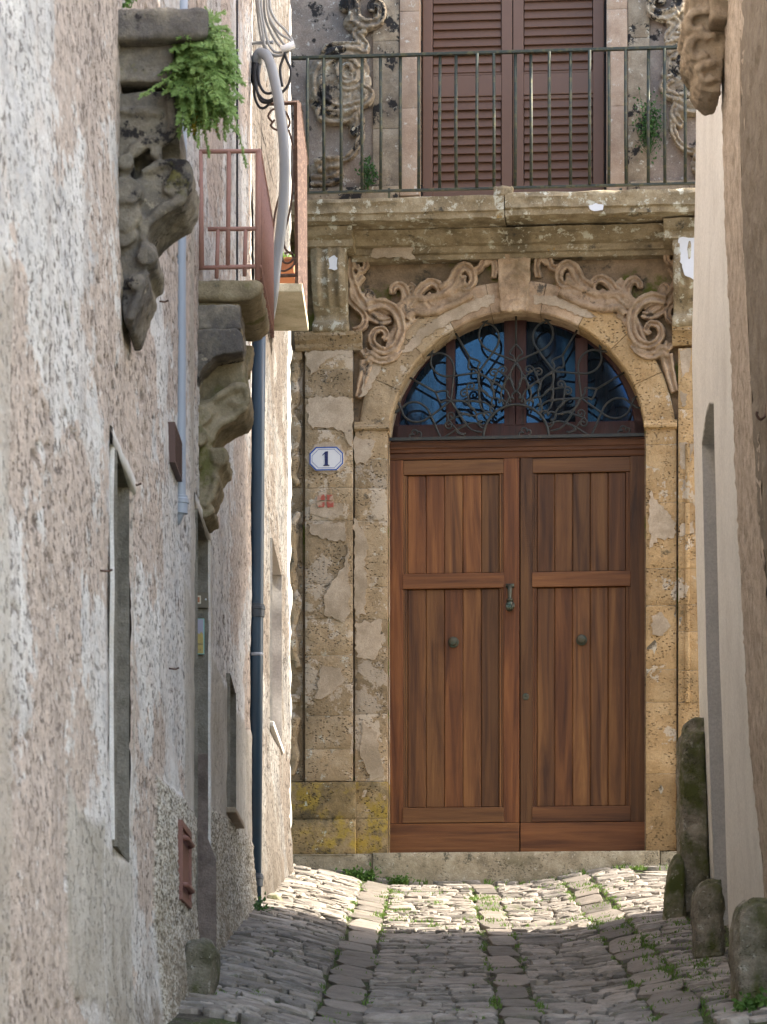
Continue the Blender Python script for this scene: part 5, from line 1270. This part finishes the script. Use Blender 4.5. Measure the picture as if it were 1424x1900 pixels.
# row of stones against the threshold
for i in range(13):
    u = -1.25+i*.235+random.uniform(-.04, .04); w_ = .20+random.uniform(0, .06); p = PAL.matrix_basis @ Vector((u, -w_, 0))
    mb = MB(); cob(mb, p.x, p.y, random.uniform(.16, .26), random.uniform(.07, .1), random.uniform(.02, .035), random.uniform(.3, .6), -TH, 0, False, 10); smooth_angle(mb.build('edge_stone', 'cobble_stone', GROUND), 35)
# ------------------------------------------------------------------ guard stones
def guard(name, label, outline, d0, thick, mat, shear=0., disp=.05):
    mb = MB(); pts = [P(x, y, d0) for x, y in outline]; base = P(*outline[0], d0)
    n = len(pts); c = sum(pts, Vector())/n
    mb.prism([p-base for p in pts], (shear, thick, 0))
    # rounded front and back bosses
    mb.prism([(p.lerp(c, .16))-base+Vector((0, -.05, 0)) for p in pts], (shear*.5, thick+.1, 0))
    o = mb.build(name, mat); o.location = base
    tag(o, label, 'guard stone', 'guard stones along the wall feet'); weather(o, .014, disp*.9, .16, 5, fine=.013, fscale=.03); return o
guard('guard_stone', 'short rounded guard stone at the foot of the left wall, beside the rough-cast', [(326, 1905), (334, 1850), (336, 1770), (346, 1746), (366, 1738), (388, 1744), (399, 1766), (401, 1810), (394, 1850), (380, 1880), (376, 1905)], 14.0, .22, 'kerb_stone')
guard('guard_stone', 'small broken stone at the far end of the left wall, below the sunlit corner', [(488, 1692), (488, 1668), (498, 1658), (514, 1660), (527, 1670), (529, 1686), (522, 1694)], 20.6, .2, 'kerb_stone', disp=.04)
guard('guard_stone', 'tallest guard stone, leaning on the far corner of the cream house', [(1262, 1735), (1264, 1600), (1263, 1440), (1264, 1365), (1272, 1342), (1290, 1332), (1312, 1334), (1322, 1735)], 19.25, .26, 'kerb_stone')
guard('guard_stone', 'flat mossy pointed stone in front of the tallest guard stone', [(1228, 1735), (1234, 1660), (1242, 1606), (1252, 1584), (1264, 1582), (1272, 1600), (1274, 1735)], 19.15, .10, 'moss_stone', disp=.03)
guard('guard_stone', 'squat guard stone at the foot of the cream doorway', [(1288, 1795), (1291, 1700), (1292, 1660), (1302, 1636), (1320, 1628), (1342, 1630), (1346, 1795)], 16.4, .22, 'kerb_stone')
guard('guard_stone', 'nearest guard stone, low at the right edge of the alley', [(1366, 1885), (1364, 1780), (1366, 1700), (1376, 1676), (1400, 1664), (1430, 1664), (1462, 1690), (1466, 1885)], 13.9, .24, 'kerb_stone')
# ------------------------------------------------------------------ plants
def leafquad(mb, p, dirv, up, ln, wd, fold=.0):
    dirv = dirv.normalized(); side = dirv.cross(up)
    if side.length < 1e-4: side = dirv.orthogonal()
    side.normalize(); nn = side.cross(dirv)
    mb.add([p, p+dirv*ln*.45+side*wd*.5+nn*fold, p+dirv*ln, p+dirv*ln*.45-side*wd*.5+nn*fold], [(0, 1, 2), (0, 2, 3)])
def rv(s=1): return Vector((random.gauss(0, s), random.gauss(0, s), random.gauss(0, s)))
def fern(base, label, center, rad, n, mats):
    e = empty('feathery_plant', base); tag(e, label, 'plant')
    mbs = {m: MB() for m in mats}; base = Vector(base); stems = MB()
    for i in range(n):
        m = mats[0] if random.random() < .93 or len(mats) == 1 else mats[1]; mb = mbs[m]
        tip = Vector(center)-base+Vector((random.gauss(.0, 1)*rad[0], random.gauss(0, 1)*rad[1], random.gauss(0, 1)*rad[2]))
        st = Vector((random.uniform(-.03, .03), random.uniform(-.03, .05), random.uniform(-.06, .06)))
        if m != mats[0]: tip = tip*.5+Vector((-.01, 0, -.10))
        mid = st.lerp(tip, .5)+Vector((0, 0, .05))+rv(.012); tip.z -= .012
        pts = catmull([st, mid, tip], 7); k = len(pts)
        stems.tube(pts, .0016, 4)
        for j in range(3, k):
            t_ = j/(k-1); dv = (pts[j]-pts[j-1]).normalized()
            for s in (-1, 1):
                side = dv.cross(Vector((0, 0, 1)) if abs(dv.z) < .9 else Vector((1, 0, 0))).normalized()*s
                L0 = .050*(1.15-t_)+.012; p0 = pts[j]
                pd = (side+dv*.7+Vector((0, 0, random.uniform(-.5, .1)))).normalized()
                for q in range(4):
                    pp = p0+pd*L0*(q+.5)/4
                    for s2 in (-1, 0, 1):
                        lv = (pd+dv*.4*s2+rv(.35)); leafquad(mb, pp, lv, Vector((random.uniform(-.4, .4), -1, .6)), .015, .0065)
    stems.build('stems', mats[0], e)
    for m, mb in mbs.items():
        if mb.v: o = mb.build('foliage', m, e, fixn=False); o['kind'] = 'stuff'
random.seed(5)
fern(P(372, 122, 11.62), 'bright green feathery plant growing out of the near left bracket', P(386, 160, 11.52), (.060, .05, .085), 230, ['feather_leaf', 'yellow_leaf'])
def bush(label, cen, rad, n, ls, mat, name='wall_plant', down=.3, cat='plant', facing=(0, -1, .3)):
    e = empty(name, Vector(cen)-Vector((0, 0, rad[2]))); tag(e, label, cat); mb = MB(); st = MB(); root = Vector((0, .02, .0))
    for i in range(n):
        c = Vector((random.gauss(0, .45)*rad[0], random.gauss(0, .45)*rad[1], rad[2]+random.gauss(0, .45)*rad[2]))
        if i % 8 == 0: st.tube(catmull([root, root.lerp(c, .5)+rv(.01), c], 3), .0016, 4)
        dv = rv(1)+Vector((0, -.6, -down)); leafquad(mb, c, dv, Vector(facing)+rv(.5), ls*random.uniform(.6, 1.3), ls*random.uniform(.45, .8), ls*.1)
    st.build('stems', mat, e); o = mb.build('foliage', mat, e, fixn=False); o['kind'] = 'stuff'; return e
def PW_(px, py, w): return PAL.matrix_basis @ L(px, py, w)
bush('small dark green plant rooted in the carving left of the shutters', PW_(683, 318, .10), (.07, .04, .12), 170, .030, 'dark_leaf')
bush('trailing green plant rooted in the carving right of the shutters', PW_(1205, 232, .10), (.11, .05, .22), 420, .028, 'dark_leaf')
bush('dark leafy weeds round the foot of the navy drainpipe', P(478, 1708, 19.4), (.09, .10, .11), 420, .038, 'dark_leaf', 'weed')
bush('leafy weeds at the left foot of the threshold', PW_(662, 1627, .25), (.16, .06, .055), 330, .042, 'weed_leaf', 'weed')
bush('low weeds at the threshold beside the leafy clump', PW_(742, 1634, .26), (.12, .05, .035), 170, .026, 'weed_leaf', 'weed')
bush('leafy weeds at the right end of the threshold', PW_(1216, 1638, .24), (.10, .05, .055), 200, .036, 'weed_leaf', 'weed')
bush('green weeds at the foot of the nearest right guard stone', P(1405, 1868, 13.7), (.10, .08, .05), 260, .034, 'weed_leaf', 'weed')
bush('tiny green plant on top of the near left bracket', P(236, -6, 11.6), (.03, .03, .03), 60, .02, 'bright_leaf', 'weed')
mb = MB()
for i in range(120): leafquad(mb, Vector((random.uniform(-.09, .06), random.uniform(-.15, .16), .06+random.random()*.06)), rv(1)+Vector((0, -.3, .8)), Vector((0, -1, .4))+rv(.4), .034, .024)
mb.build('leaves', 'bright_leaf', PT, fixn=False)
# ------------------------------------------------------------------ grass in the joints
random.seed(9)
mb = MB()
def tuft(x, d, n, h, sp):
    z = float(zg(x, d))
    for i in range(n):
        b = Vector((x+random.gauss(0, sp), d+random.gauss(0, sp*.8), 0)); b.z = float(zg(b.x, b.y))+.004
        t_ = Vector((random.gauss(0, .4), random.gauss(0, .4)-.1, 1)).normalized()*h*random.uniform(.5, 1.2); s_ = Vector((random.uniform(-1, 1), random.uniform(-.4, .4), 0)).normalized()*h*.11
        m_ = b+t_*.55; mb.add([b-s_, b+s_, m_+s_*.7, m_-s_*.7, b+t_+Vector((t_.x, t_.y, -.2*h))*.4], [(0, 1, 2, 3), (3, 2, 4)])
for i in range(420):
    d = random.uniform(14, 24.2); bx, bw = random.choice(BANDS); c = bx
    if mnoise.noise((bx*9, d*1.3, 0)) > -.05: tuft(c+random.choice((-1, 1))*bw*.55, d, random.randint(5, 14), random.uniform(.018, .035), .016)
for i in range(420):
    x = random.uniform(-1.0, 1.45); d = random.uniform(14, 24.2)
    if mnoise.noise((x*2.2, d*1.1, 5)) > .12: tuft(x, d, random.randint(4, 12), random.uniform(.014, .03), .02)
for i in range(260):
    x = random.uniform(-.35, 1.25); d = random.uniform(19.6, 24.2)
    if mnoise.noise((x*2.6, d*1.2, 15)) > .0: tuft(x, d, random.randint(8, 18), random.uniform(.022, .042), .03)
for i in range(75):
    u = random.uniform(-1.3, 1.45); p = PAL.matrix_basis @ Vector((u, -.215-random.random()*.06, 0))
    if mnoise.noise((u*2.3, 0, 3)) > -.12: tuft(p.x, p.y, random.randint(8, 18), random.uniform(.03, .055), .02)
for i in range(170): tuft(random.uniform(1.1, 1.55), random.uniform(13.8, 19.4), random.randint(6, 16), random.uniform(.015, .04), .04)
o = mb.build('grass', 'grass_blade', None, fixn=False); tag(o, 'short green grass growing in the paving joints', 'grass', kind='stuff')
